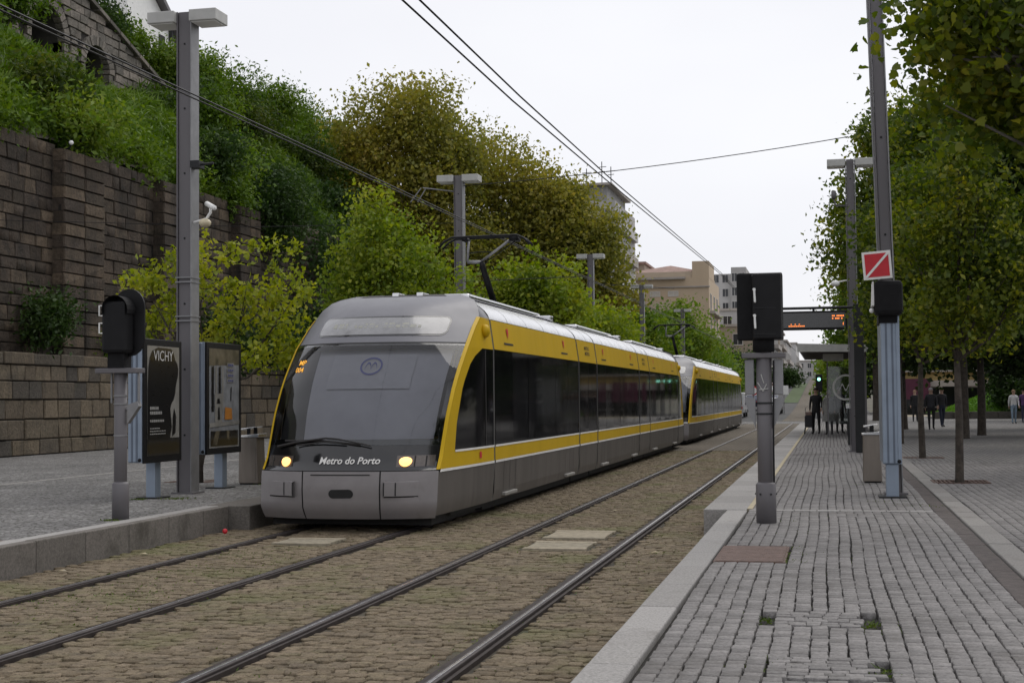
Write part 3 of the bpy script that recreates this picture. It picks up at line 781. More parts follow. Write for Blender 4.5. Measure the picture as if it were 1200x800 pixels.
# long grass and fern blades between them
sel = RNG.random(len(xx)) < .5
B = np.stack([xx[sel], yy[sel], zz[sel] + .25 + RNG.random(sel.sum()) * .45], 1)
leaf_cloud('hillside_grass', B, .62, M['leaf_hill'], None, 'stuff', -.2, aspect=.16)
# shrubs: one bush per spot
ORD = ['first', 'second', 'third', 'fourth', 'fifth', 'sixth', 'seventh', 'eighth', 'ninth', 'tenth', 'eleventh', 'twelfth']
def shrub(label, x, y, z, r, h, n, leaf, mat, group=None, name='shrub', lump=5):
    t = thing(name, label, 'shrub', (x, y, z), group)
    cl = [(x + random.uniform(-.5, .5) * r, y + random.uniform(-.5, .5) * r, z + h * random.uniform(.35, .75), r * random.uniform(.5, .75), r * random.uniform(.5, .75), h * random.uniform(.3, .45)) for _ in range(lump)]
    pts = clump_points(cl, n, leaf * 1.7, 22, .45)
    leaf_cloud('foliage', np.vstack([L for T, L in pts]), leaf, mat, t, None, .7, aspect=.75)
    st = MB()
    for c in cl: st.tube([(x, y, z - .1), ((x + c[0]) / 2, (y + c[1]) / 2, z + h * .3), c[:3]], [.05, .035, .012], 5)
    st.build('stem', M['bark'], t)
    return t
r_ = random.Random(12)
for i in range(46):
    y = r_.uniform(38, 92); x = r_.choice([-23.6, -25.5, -27.5, -29.5, -31]) + r_.uniform(-1, 1)
    if x < -24.5 and 40 < y < 58: continue
    if not in_view(x, y, hz(x, y) + 1, .05): continue
    shrub('bushy green shrub on the hillside above the stone wall', x, y, hz(x, y) - .2, r_.uniform(1.3, 2.2), r_.uniform(1.4, 2.4) , 4600, .19, M[('leaf_hill', 'leaf_hill', 'leaf_dark', 'leaf_green', 'leaf_mid')[i % 5]], 'shrubs on the hillside')
for i, y in enumerate([35, 39.5, 43.5, 47, 51, 55, 59, 63, 67, 71, 75]):
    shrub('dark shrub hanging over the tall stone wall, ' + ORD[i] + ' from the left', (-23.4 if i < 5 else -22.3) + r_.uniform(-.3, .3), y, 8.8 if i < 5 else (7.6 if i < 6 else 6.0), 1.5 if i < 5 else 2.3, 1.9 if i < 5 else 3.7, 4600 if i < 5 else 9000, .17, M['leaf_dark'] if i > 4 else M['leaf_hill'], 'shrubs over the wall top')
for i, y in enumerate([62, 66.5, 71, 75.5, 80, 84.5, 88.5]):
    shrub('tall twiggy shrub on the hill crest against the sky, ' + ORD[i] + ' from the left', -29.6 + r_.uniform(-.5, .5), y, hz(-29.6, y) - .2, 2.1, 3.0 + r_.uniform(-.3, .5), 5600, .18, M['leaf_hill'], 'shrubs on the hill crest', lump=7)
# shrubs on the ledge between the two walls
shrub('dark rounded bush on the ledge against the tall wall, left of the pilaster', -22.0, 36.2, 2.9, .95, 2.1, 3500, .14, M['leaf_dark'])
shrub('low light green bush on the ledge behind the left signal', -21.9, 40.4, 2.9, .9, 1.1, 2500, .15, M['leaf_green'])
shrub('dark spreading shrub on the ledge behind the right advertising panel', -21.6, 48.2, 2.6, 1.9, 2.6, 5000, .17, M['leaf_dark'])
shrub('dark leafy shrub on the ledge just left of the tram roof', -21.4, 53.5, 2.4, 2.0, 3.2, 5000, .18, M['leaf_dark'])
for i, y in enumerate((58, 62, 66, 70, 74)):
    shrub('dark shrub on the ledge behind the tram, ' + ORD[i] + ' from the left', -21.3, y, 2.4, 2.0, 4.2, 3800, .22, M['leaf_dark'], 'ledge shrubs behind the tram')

# ------------------------------------------------------------------ arched wall high on the hill
AX = -29.6
ar = thing('arched_wall', 'old stone wall with two dark arches high on the green hill', 'wall', (AX, 54, 14))
ARCH = [(49.3, 1.2, 16.15), (53.1, .98, 15.65)]     # centre y, radius, springing z
def in_arch(y, z, g=0.0):
    return any((abs(y - a) < r + g and z < s) or math.hypot(y - a, z - s) < r + g for a, r, s in ARCH)
top_z = lambda y: 18.5 - (y - 52.0) * .33 if y > 52.0 else 18.5 + (52.0 - y) * .2
rows = []
r_ = random.Random(31)
z = 12.6
while z < 19.4:
    h = .36; y = 45 - r_.uniform(0, .6)
    while y < 60.5:
        ln = r_.uniform(.4, .85); yc = y + ln / 2
        if z + h < top_z(yc) + .1 and not in_arch(yc, z + h / 2, .36) and not in_arch(yc - ln * .4, z + h / 2, .3) and not in_arch(yc + ln * .4, z + h / 2, .3):
            rows.append((AX + r_.uniform(-.04, .04), yc, z + h / 2, .35, ln - .02, h - .02))
        y += ln
    z += h
wall_blocks('stone', rows, M['arch'], ar)
for a, r, s in ARCH:
    for k in range(15):
        a0, a1 = math.pi * k / 15 + .012, math.pi * (k + 1) / 15 - .012
        q = [(a + (r + e) * math.cos(t_), s + (r + e) * math.sin(t_)) for e, t_ in ((0, a0), (0, a1), (.42, a1), (.42, a0))]
        MB().prism(q, 0, AX - .3, AX + .05 + random.uniform(-.02, .02)).build('arch_stone', M['arch'], ar, bevel=.02)
    for sd in (-1, 1):
        for k in range(5):
            zz0 = s - .36 * (k + 1); w = .3 + .2 * (k % 2)
            y0 = a + sd * r; MB().box(AX - .3, AX + .03 + random.uniform(-.02, .02), min(y0, y0 + sd * w), max(y0, y0 + sd * w), zz0 + .01, zz0 + .34).build('jamb_stone', M['arch'], ar, bevel=.02)
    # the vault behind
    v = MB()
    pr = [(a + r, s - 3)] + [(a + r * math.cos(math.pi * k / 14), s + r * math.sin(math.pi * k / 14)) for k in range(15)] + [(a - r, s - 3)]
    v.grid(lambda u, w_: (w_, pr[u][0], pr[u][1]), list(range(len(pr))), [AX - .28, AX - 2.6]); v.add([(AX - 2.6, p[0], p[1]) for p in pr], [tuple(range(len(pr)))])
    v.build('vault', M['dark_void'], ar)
# backing around the arches, cut as strips between and beside them
bk = MB()
for k in range(62):
    y0 = 45 + k * .25; yc = y0 + .125; zt = top_z(yc) - .1; zb = 12.0
    for a, r, s in ARCH:
        if abs(yc - a) < r + .12: zb = s + math.sqrt(max(0, (r + .15) ** 2 - (yc - a) ** 2))
    bk.box(AX - .5, AX - .1, y0, y0 + .25, zb, zt)
bk.build('wall_core', M['mortar'], ar)
y = 45.2
while y < 60.2:
    dz = top_z(y + .45); MB().box(AX - .35, AX + .14, y, y + .86, dz + .0, dz + .17, rot=(-.32 if y > 52 else -.2, 0, 0)).build('coping_stone', M['arch'], ar, bevel=.02); y += .88
# upper set-back wall and plants on it
rows = courses(AX - 2.2, 52, 64, 14.5, 18.4, .38, .45, .9, 33, .05)
up2 = thing('stone_wall', 'ivy covered old wall behind the arched wall on the hilltop', 'wall', (AX - 2.2, 58, 16))
wall_blocks('stone', rows, M['arch'], up2); MB().box(AX - 2.7, AX - 2.26, 52, 64, 14, 18.3).build('wall_core', M['mortar'], up2)
for i, (x, y, z, r, h, mt) in enumerate([(-30.8, 55.3, 17.3, 1.5, 2.1, 'leaf_dark'), (-31.0, 57.6, 17.2, 1.7, 2.4, 'leaf_hill'), (-31.2, 60.2, 16.6, 1.8, 2.6, 'leaf_hill'), (-31, 63, 16.0, 1.8, 2.5, 'leaf_dark')]):
    shrub('leafy bush growing over the top of the arched wall, ' + ORD[i] + ' from the left', x, y, z, r, h, 3600, .2, M[mt], 'bushes on the arched wall')
shrub('bright green bush at the top left corner beside the first arch', -28.9, 45.6, 15.6, 1.2, 1.6, 3200, .18, M['leaf_hill'])
# white house at the very top
wh = thing('white_house', 'corner of a white house with a dark roof verge at the top of the hill', 'house', (-44, 84, 17))
MB().prism([(79.0, 16), (85.4, 16), (85.4, 25.9), (80.6, 29.2), (79.0, 29.2)], 0, -52, -42.0).build('wall', M['white'], wh)
MB().prism([(86.3, 25.35), (86.3, 25.7), (80.4, 29.75), (80.4, 29.4)], 0, -52.5, -41.5).build('roof', M['pole'], wh)
MB().box(-42.06, -41.94, 83.2, 84.0, 24.2, 25.6).build('window', M['black'], wh)
MB().box(-42.2, -41.75, 84.6, 84.9, 25.5, 26.2).build('eaves_bracket', M['dark_post'], wh)

# ------------------------------------------------------------------ trees
tree('young_tree', 'young yellow green tree behind the advertising panels and the tall left pole', (-11.0, 23.3, .3), 1.7, .06,
     [(-.75, -.2, 3.2, .95, .8, .75), (-.1, 0, 3.9, .8, .8, .7), (.95, .1, 3.35, 1.0, .9, .95), (1.65, .2, 3.1, .7, .7, .7), (.5, .1, 2.6, .8, .8, .55), (1.6, 0, 2.3, .7, .7, .5), (-1.1, 0, 2.9, .35, .4, .3)], 5200, 0.098, M['leaf_lime'], .115, branches=6, lean=(.3, 0), kind_cat='tree', per=34, shell=.6)
tree('young_tree', 'young lime green tree right of the camera pole, beside the tram roof', (-10.9, 32.5, .3), 2.0, .08,
     [(.0, 0, 4.6, 1.1, 1.2, 1.1), (.8, 0, 5.0, 1.2, 1.2, 1.0), (1.5, 0, 4.0, 1.1, 1.1, .9), (.3, 0, 3.4, 1.3, 1.2, .8), (.2, 0, 5.9, .7, .7, .7), (-.2, 0, 3.8, .9, .9, .8)], 15000, 0.105, M['leaf_lime2'], .18, per=26)
tree('young_tree', 'round lime green tree behind the nearer pantograph', (-10.6, 43, .3), 2.2, .09,
     [(.6, 0, 4.6, 1.3, 1.3, 1.1), (1.8, 0, 4.9, 1.4, 1.3, 1.2), (2.8, 0, 4.1, 1.1, 1.2, .9), (1.5, 0, 3.5, 1.6, 1.4, .9), (.2, 0, 3.7, 1.1, 1.1, .9)], 14450, 0.141, M['leaf_lime2'], .21, per=26)
tree('young_tree', 'low lime green tree behind the middle of the tram roof', (-10.5, 55, .3), 2.2, .09,
     [(.3, 0, 4.2, 1.6, 1.5, 1.1), (1.8, 0, 4.0, 1.4, 1.5, 1.0), (1.0, 0, 3.2, 1.6, 1.5, .8)], 10200, 0.163, M['leaf_lime2'], .3, per=18)
tree('young_tree', 'small yellow green tree between the third and fourth lamp posts', (-11.2, 66, .3), 2.2, .09,
     [(.2, 0, 4.4, 1.5, 1.5, 1.2), (1.4, 0, 3.9, 1.3, 1.5, 1.0)], 8500, 0.185, M['leaf_lime2'], .35, per=18)
tree('plane_tree', 'big browning plane tree on the left, tallest crown over the tram', (-22.5, 72, 2), 6, .45,
     [(-1.6, 0, 13.2, 2.6, 2.6, 2.6), (1.0, 0, 14.6, 2.7, 2.6, 2.4), (-2.6, 0, 10.2, 2.2, 2.6, 2.2), (1.6, 0, 10.8, 3.0, 3, 2.5), (-.4, 0, 7.6, 3, 3, 2.2), (3.2, 0, 12.4, 2.0, 2.0, 2.0), (3.8, 0, 7.4, 2.3, 2.5, 2.2)], 62000, 0.205, M['leaf_plane'], .42, per=20, shell=.42)
tree('plane_tree', 'big browning plane tree on the left, lower crown beside the pale tower', (-17.0, 76, 1), 5, .42,
     [(-1.0, 0, 13.0, 2.5, 2.5, 2.4), (1.4, 0, 11.6, 2.6, 2.6, 2.4), (3.6, 0, 9.2, 2.5, 2.6, 2.3), (1.0, 0, 8.2, 3.2, 3, 2.4), (5.0, 0, 6.3, 2.1, 2.3, 2.0), (-1.8, 0, 9.6, 2.5, 2.5, 2.2), (2.5, 0, 5.3, 2.8, 2.6, 1.8), (4.5, 0, 8.8, 1.8, 2.0, 1.8), (3.0, 0, 11.2, 1.7, 1.8, 1.7)], 62000, 0.205, M['leaf_plane'], .42, per=20, shell=.42)
for i, (x, y, h, r, lab) in enumerate([(-11.5, 88, 7.4, 2.3, 'green street tree behind the fourth lamp post'), (-10.3, 101, 8.3, 2.5, 'green street tree in front of the beige building, tallest of the row'),
                                       (-10.3, 112, 6.8, 2.4, 'green street tree above the second tram'), (-10.2, 124, 5.8, 2.2, 'green street tree right of the far pantograph'),
                                       (-10.5, 137, 5.6, 2.2, 'last green street tree of the left row, beside the black signal')]):
    tree('street_tree', lab, (x, y, gz(y)), 2.4, .12, [(0, 0, h - 1.6, r, r, 1.6), (-.8, .3, h - 2.8, r, r, 1.4), (.9, 0, h - 3.1, r * .9, r, 1.4), (.2, 0, h - .6, r * .5, r * .5, .8), (0, 0, 2.6, r * .8, r, 1.0)], 8840, 0.244, M['leaf_green'], .42, per=18)
for i, (x, y) in enumerate([(-11, 152), (-9.5, 168)]):
    tree('street_tree', ['dark far tree left of the signal post', 'dark far tree behind the signal post'][i], (x, y, gz(y)), 2, .15, [(0, 0, 4.2, 2.4, 2.4, 1.7), (.5, 0, 2.8, 2.4, 2.4, 1.4)], 4420, 0.311, M['leaf_dark'], .5, per=16)
tree('round_tree', 'dark round tree in the distance at the end of the avenue', (-6.3, 215, gz(215)), 1.2, .2, [(0, 0, 1.7, 2.0, 2.0, 1.5), (-1.0, 0, 1.2, 1.5, 1.5, 1.1), (1.0, 0, 1.2, 1.4, 1.5, 1.0)], 5000, .3, M['leaf_dark'], .4, per=14)
for i, (x, y) in enumerate([(1.0, 118), (.9, 150), (.5, 190)]):
    tree('street_tree', ['green street tree seen under the shelter roof', 'second street tree right of the far tracks', 'third street tree right of the far tracks'][i], (x, y, gz(y)), 2, .14, [(0, 0, 3.6, 2.0, 2.0, 1.6), (-.6, 0, 2.4, 1.6, 1.8, 1.0), (.2, 0, 5.0, 1.4, 1.6, 1.2)], 4500, .3, M['leaf_green'], .4, per=16)
# trees closing the plaza, mostly out of view, added to darken the tram window reflections
for i, (x, y, h) in enumerate([(15, 50, 9), (17, 70, 10), (19, 95, 11), (15, 104, 9), (24, 84, 11), (26, 118, 12), (20, 128, 11), (5.5, 127, 9), (11.5, 130, 11)]):
    tree('canopy_tree', 'dark tree added to close the plaza, ' + ORD[i] + ' of the group', (x, y, .3), 3, .3, [(-1.5, 0, h * .45, 3.0, 3, 2.4), (1.8, 0, h * .5, 3.0, 3, 2.6), (0, 0, h * .78, 3.2, 3, 2.6), (0, 0, 2.6, 3.2, 3, 1.6)], 4200, .6, M['leaf_canopy'], .6, per=14)

# right side of the platform
tree('young_tree', 'slender young tree in the nearer plaza grating with a yellow green crown', (2.03, 23.9, .3), 1.95, .068,
     [(-.2, 0, 3.0, .8, .8, .65), (.55, 0, 3.6, .95, .9, .8), (-.4, .2, 3.9, .75, .8, .7), (.4, 0, 4.6, .9, .9, .75), (1.0, 0, 3.0, .75, .8, .7), (.0, 0, 2.4, .6, .6, .4), (1.5, .3, 4.1, .8, .8, .8), (.1, 0, 5.3, .6, .7, .5)], 12750, 0.092, M['leaf_right'], .15, per=24, branches=10)
tree('young_tree', 'slender young tree in the farther plaza grating', (2.03, 33.2, .3), 2.1, .075,
     [(-.3, 0, 3.3, 1.2, 1.1, .9), (.6, 0, 4.2, 1.3, 1.2, 1.0), (-.5, 0, 5.0, 1.1, 1.1, 1.0), (.3, 0, 6.0, 1.0, 1.0, .9), (1.1, 0, 3.0, 1.0, 1.0, .8)], 13600, 0.118, M['leaf_right'], .18, per=24, branches=10)
tree('young_tree', 'third young tree along the plaza edge, behind the black post', (2.03, 43.0, .3), 2.4, .08,
     [(-.3, 0, 3.6, 1.3, 1.3, 1.0), (.5, 0, 4.8, 1.5, 1.4, 1.2), (-.3, 0, 6.0, 1.3, 1.3, 1.2), (.3, 0, 7.2, 1.0, 1.0, .9)], 12750, 0.141, M['leaf_mid'], .27, per=16)
tree('plaza_tree', 'tall tree behind the shelter with its crown edge against the sky', (3.0, 62, .3), 4, .22,
     [(-.8, 0, 9.5, 2.2, 2.3, 2.0), (-1.6, 0, 7.5, 1.8, 2.2, 1.8), (.6, 0, 11.8, 1.9, 2.0, 1.9), (-.6, 0, 12.4, 1.3, 1.5, 1.3), (1.4, 0, 8.5, 2.4, 2.4, 2.2), (.2, 0, 5.6, 2.2, 2.2, 1.6)], 28900, 0.200, M['leaf_right'], .38, per=18)
tree('plaza_tree', 'tree beyond the shelter roof at the far end of the platform', (2.6, 84, .3), 3.5, .2,
     [(-.6, 0, 7.2, 2.2, 2.2, 2.0), (.6, 0, 9.5, 2.2, 2.2, 2.0), (-1.0, 0, 5.0, 2.0, 2.0, 1.4), (1.2, 0, 6.0, 2.2, 2.2, 2.0)], 15300, 0.244, M['leaf_green'], .42, per=16)
tree('plaza_tree', 'green tree crown between the lamp pole and the red sign', (4.2, 48, .3), 4, .22,
     [(-.9, 0, 6.0, 2.0, 2.0, 1.8), (.2, 0, 8.4, 2.3, 2.2, 2.0), (-.7, 0, 10.2, 1.5, 1.6, 1.5), (1.9, 0, 6.6, 2.2, 2.2, 2.0), (0, 0, 4.0, 2.0, 2.0, 1.2)], 25500, 0.178, M['leaf_right'], .34, per=18)
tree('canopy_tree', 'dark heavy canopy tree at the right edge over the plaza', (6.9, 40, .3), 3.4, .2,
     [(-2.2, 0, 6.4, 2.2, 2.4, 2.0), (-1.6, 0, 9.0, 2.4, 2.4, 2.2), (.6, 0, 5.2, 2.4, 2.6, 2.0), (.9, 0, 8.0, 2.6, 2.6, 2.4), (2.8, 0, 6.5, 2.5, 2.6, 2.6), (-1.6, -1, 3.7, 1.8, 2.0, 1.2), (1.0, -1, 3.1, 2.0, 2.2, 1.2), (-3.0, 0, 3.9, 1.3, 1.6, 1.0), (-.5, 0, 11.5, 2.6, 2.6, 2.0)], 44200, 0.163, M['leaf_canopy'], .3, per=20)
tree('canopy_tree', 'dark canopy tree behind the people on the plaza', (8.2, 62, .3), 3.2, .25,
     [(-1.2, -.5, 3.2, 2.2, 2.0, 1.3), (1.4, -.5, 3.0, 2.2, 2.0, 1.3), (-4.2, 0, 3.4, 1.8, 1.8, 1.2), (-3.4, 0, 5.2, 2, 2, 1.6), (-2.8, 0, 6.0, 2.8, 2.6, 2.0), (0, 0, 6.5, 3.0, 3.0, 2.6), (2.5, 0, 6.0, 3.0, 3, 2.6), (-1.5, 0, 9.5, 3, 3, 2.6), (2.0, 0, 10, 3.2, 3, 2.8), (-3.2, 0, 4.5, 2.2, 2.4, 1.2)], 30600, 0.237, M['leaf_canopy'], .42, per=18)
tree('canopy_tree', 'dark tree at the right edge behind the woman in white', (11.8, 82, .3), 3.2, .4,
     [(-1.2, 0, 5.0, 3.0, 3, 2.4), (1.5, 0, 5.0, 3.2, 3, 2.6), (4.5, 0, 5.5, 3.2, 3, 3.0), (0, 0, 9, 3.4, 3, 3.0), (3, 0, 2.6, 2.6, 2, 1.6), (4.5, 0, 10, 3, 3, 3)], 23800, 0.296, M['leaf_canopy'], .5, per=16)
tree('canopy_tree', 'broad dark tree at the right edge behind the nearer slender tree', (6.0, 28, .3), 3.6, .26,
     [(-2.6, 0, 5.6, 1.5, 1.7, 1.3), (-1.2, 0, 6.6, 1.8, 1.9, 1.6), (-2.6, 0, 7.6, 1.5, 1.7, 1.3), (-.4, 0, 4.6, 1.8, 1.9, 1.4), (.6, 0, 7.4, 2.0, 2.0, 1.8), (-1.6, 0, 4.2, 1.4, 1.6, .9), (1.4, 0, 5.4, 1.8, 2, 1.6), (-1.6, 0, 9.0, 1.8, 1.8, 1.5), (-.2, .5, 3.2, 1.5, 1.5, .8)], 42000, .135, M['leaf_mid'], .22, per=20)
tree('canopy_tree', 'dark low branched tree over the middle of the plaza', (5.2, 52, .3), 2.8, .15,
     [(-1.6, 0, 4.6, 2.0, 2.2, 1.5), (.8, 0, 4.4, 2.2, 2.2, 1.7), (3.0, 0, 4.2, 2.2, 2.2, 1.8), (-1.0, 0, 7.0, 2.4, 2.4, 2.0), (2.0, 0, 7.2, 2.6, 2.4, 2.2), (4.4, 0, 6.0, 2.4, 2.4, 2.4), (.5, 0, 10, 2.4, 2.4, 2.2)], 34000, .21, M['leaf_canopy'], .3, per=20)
# large tree overhead: its trunk stands just outside the frame on the right
big = tree('overhanging_tree', 'big leaved tree whose branches hang into the top right corner', (4.95, 16.3, .3), 3.2, .2,
     [(-3.55, -1.0, 5.35, .75, .8, .55), (-2.7, -1.2, 5.2, .8, .9, .6), (-3.2, -.4, 4.55, .75, .8, .5), (-2.2, -.8, 4.2, .8, .8, .55), (-3.0, 0, 6.2, 1.2, 1.2, .7), (-1.8, -.6, 5.8, 1.1, 1.1, .9), (-1.7, -.2, 3.7, .7, .8, .5), (-2.6, .3, 5.6, 1.2, 1.0, .7), (-1.5, 0, 4.8, 1.1, 1.0, .8)], 17340, 0.100, M['leaf_right'], .2, per=18, bark=M['bark_pale'], branches=8, lean=(-.3, -.2), shell=.6, shape=LEAF_L)

# ------------------------------------------------------------------ the tram
TW = dict(
 yellow=plain('tram_yellow', (.52, .335, .005), .5, 0, .06, 2, spec=.22, dirt=((.34, .21, .02), 3, .68), streak=True),
 grey=plain('tram_grey_lacquer', (.125, .125, .142), .42, .0, .06, 2, coat=.05, dirt=((.10, .097, .10), 2.5, .62)),
 bumper=plain('tram_bumper_grey', (.21, .196, .196), .42, .15, .08, 3, dirt=((.14, .125, .115), 1.6, .56), bump=.05),
 skirt=plain('tram_skirt_grime', (.105, .095, .086), .55, .1, .15, 3, dirt=((.075, .066, .058), 2.2, .52), streak=True),
 white=plain('tram_white_line', (.74, .73, .70), .45, 0, .06, 6),
 black=plain('tram_black_gloss', (.008, .008, .009), .12, 0, .2, 4, coat=.5),
 glass=plain('tram_dark_glass', (.006, .006, .007), .04, 0, .25, 2, spec=.3),
 rubber=plain('tram_rubber', (.022, .02, .02), .7, 0, .2, 8),
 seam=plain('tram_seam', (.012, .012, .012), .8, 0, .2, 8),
 roof=plain('tram_roof_metal', (.74, .74, .75), .2, .95, .08, 2.5, dirt=((.45, .45, .45), 2.5, .62)),
 pillar=plain('tram_pillar_grey', (.10, .10, .10), .45, .2, .1, 4),
 step=plain('tram_step_plate', (.30, .29, .27), .5, .3, .12, 10),
 blind=plain('sky_toned_sunblind', (.325, .32, .345), .8, 0, .05, 5),
 sky_grey=plain('painted_sky_reflection', (.30, .295, .322), .8, 0, .08, 3),  # the sky's reflection put into the panel colour
 logo=plain('logo_blue', (.06, .07, .26), .6, 0, .1, 20),
 lamp=plain('lamp_cluster', (.10, .085, .075), .15, .3, .15, 20, coat=.6),
 dest=plain('destination_glass', (.22, .22, .225), .22, .1, .14, 9, coat=.4),
 dtext=plain('destination_letters', (.29, .29, .25), .5, 0, .1, 20),
 screen=glass_mat('windscreen_glass', (.80, .82, .84)),
 head=emit_mat('lit_headlamp', (1.0, .45, .09), 2.4, (.8, .6, .4)),
 orange=emit_mat('orange_leds', (1.0, .45, .03), 1.2),
)
XC, Y0, L = -6.2, 16.98, 33.0
TYC = [(.15, .46), (.18, .44), (.30, .36), (.55, .34), (.78, .36), (.83, .41), (1.05, .50), (1.6, .80), (2.0, 1.09), (2.45, 1.5), (2.75, 1.85), (2.9, 2.06), (3.05, 2.36), (3.2, 2.82), (3.28, 3.35)]
TYS = [(.18, .72), (.30, .66), (.78, .72), (.83, .84), (1.05, .96), (1.5, 1.2), (1.92, 1.52), (2.2, 1.82), (2.45, 2.12), (2.78, 2.62), (2.9, 2.85), (3.05, 3.0), (3.2, 3.2), (3.28, 3.42)]
TW1 = [(.18, 1.17), (.3, 1.21), (.78, 1.22), (1.0, 1.22), (2.45, 1.265), (2.9, 1.255), (3.05, 1.20), (3.2, 1.08), (3.28, .82)]
TWM = [(.18, 1.27), (.3, 1.3), (.78, 1.325), (2.45, 1.325), (2.89, 1.265), (3.0, 1.2), (3.1, 1.09), (3.18, .96), (3.24, .8), (3.27, .5), (3.28, 0)]
YCAB = 3.42
class Tram:
    def __init__(s): s.rev = False
    def W(s, x, y, z):
        return (XC + x, Y0 + y, z) if not s.rev else (XC - x, Y0 + L - y, z)
    def nose(s, a, z, off=0.0):
        yc, ysd, w = interp(TYC, z), interp(TYS, z), interp(TW1, z)
        f = lambda q: (w * q, yc + (ysd - yc) * abs(q) ** 2.6)
        x, y = f(a)
        if off:
            x0, y0 = f(a - .02); x1, y1 = f(a + .02); d = math.hypot(x1 - x0, y1 - y0)
            nx, ny = (y1 - y0) / d, -(x1 - x0) / d
            x += nx * off; y += ny * off
        return s.W(x, y, z)
    def side(s, sd, y, z, off=0.0):
        """cab side between the nose corner and the first joint; sd = +1 right, -1 left (seen from the front outwards)"""
        y1 = interp(TYS, z); t = max(0, min(1, (y - y1) / max(.05, YCAB - y1)))
        w = lerp(interp(TW1, z), interp(TWM, z), math.sin(t * math.pi / 2))
        return s.W(sd * (w + off), y, z)
    def patch(s, mb, a0, a1, z0, z1, off, na=14, nz=6, mi=0):
        """nose patch; a0, a1 numbers or functions of z"""
        fa = lambda q, z: q(z) if callable(q) else q
        return mb.grid(lambda u, z: s.nose(lerp(fa(a0, z), fa(a1, z), u), z, off), frange(0, 1, na), frange(z0, z1, nz), mi, flip=False)
    def spatch(s, mb, sd, y0, y1, z0, z1, off, ny=5, nz=6, mi=0):
        fy = lambda q, z: q(z) if callable(q) else q
        return mb.grid(lambda u, z: s.side(sd, lerp(fy(y0, z), fy(y1, z), u), z, off), frange(0, 1, ny), frange(z0, z1, nz), mi, flip=(sd < 0))
T_ = Tram()
ysd_ = lambda z: interp(TYS, z)

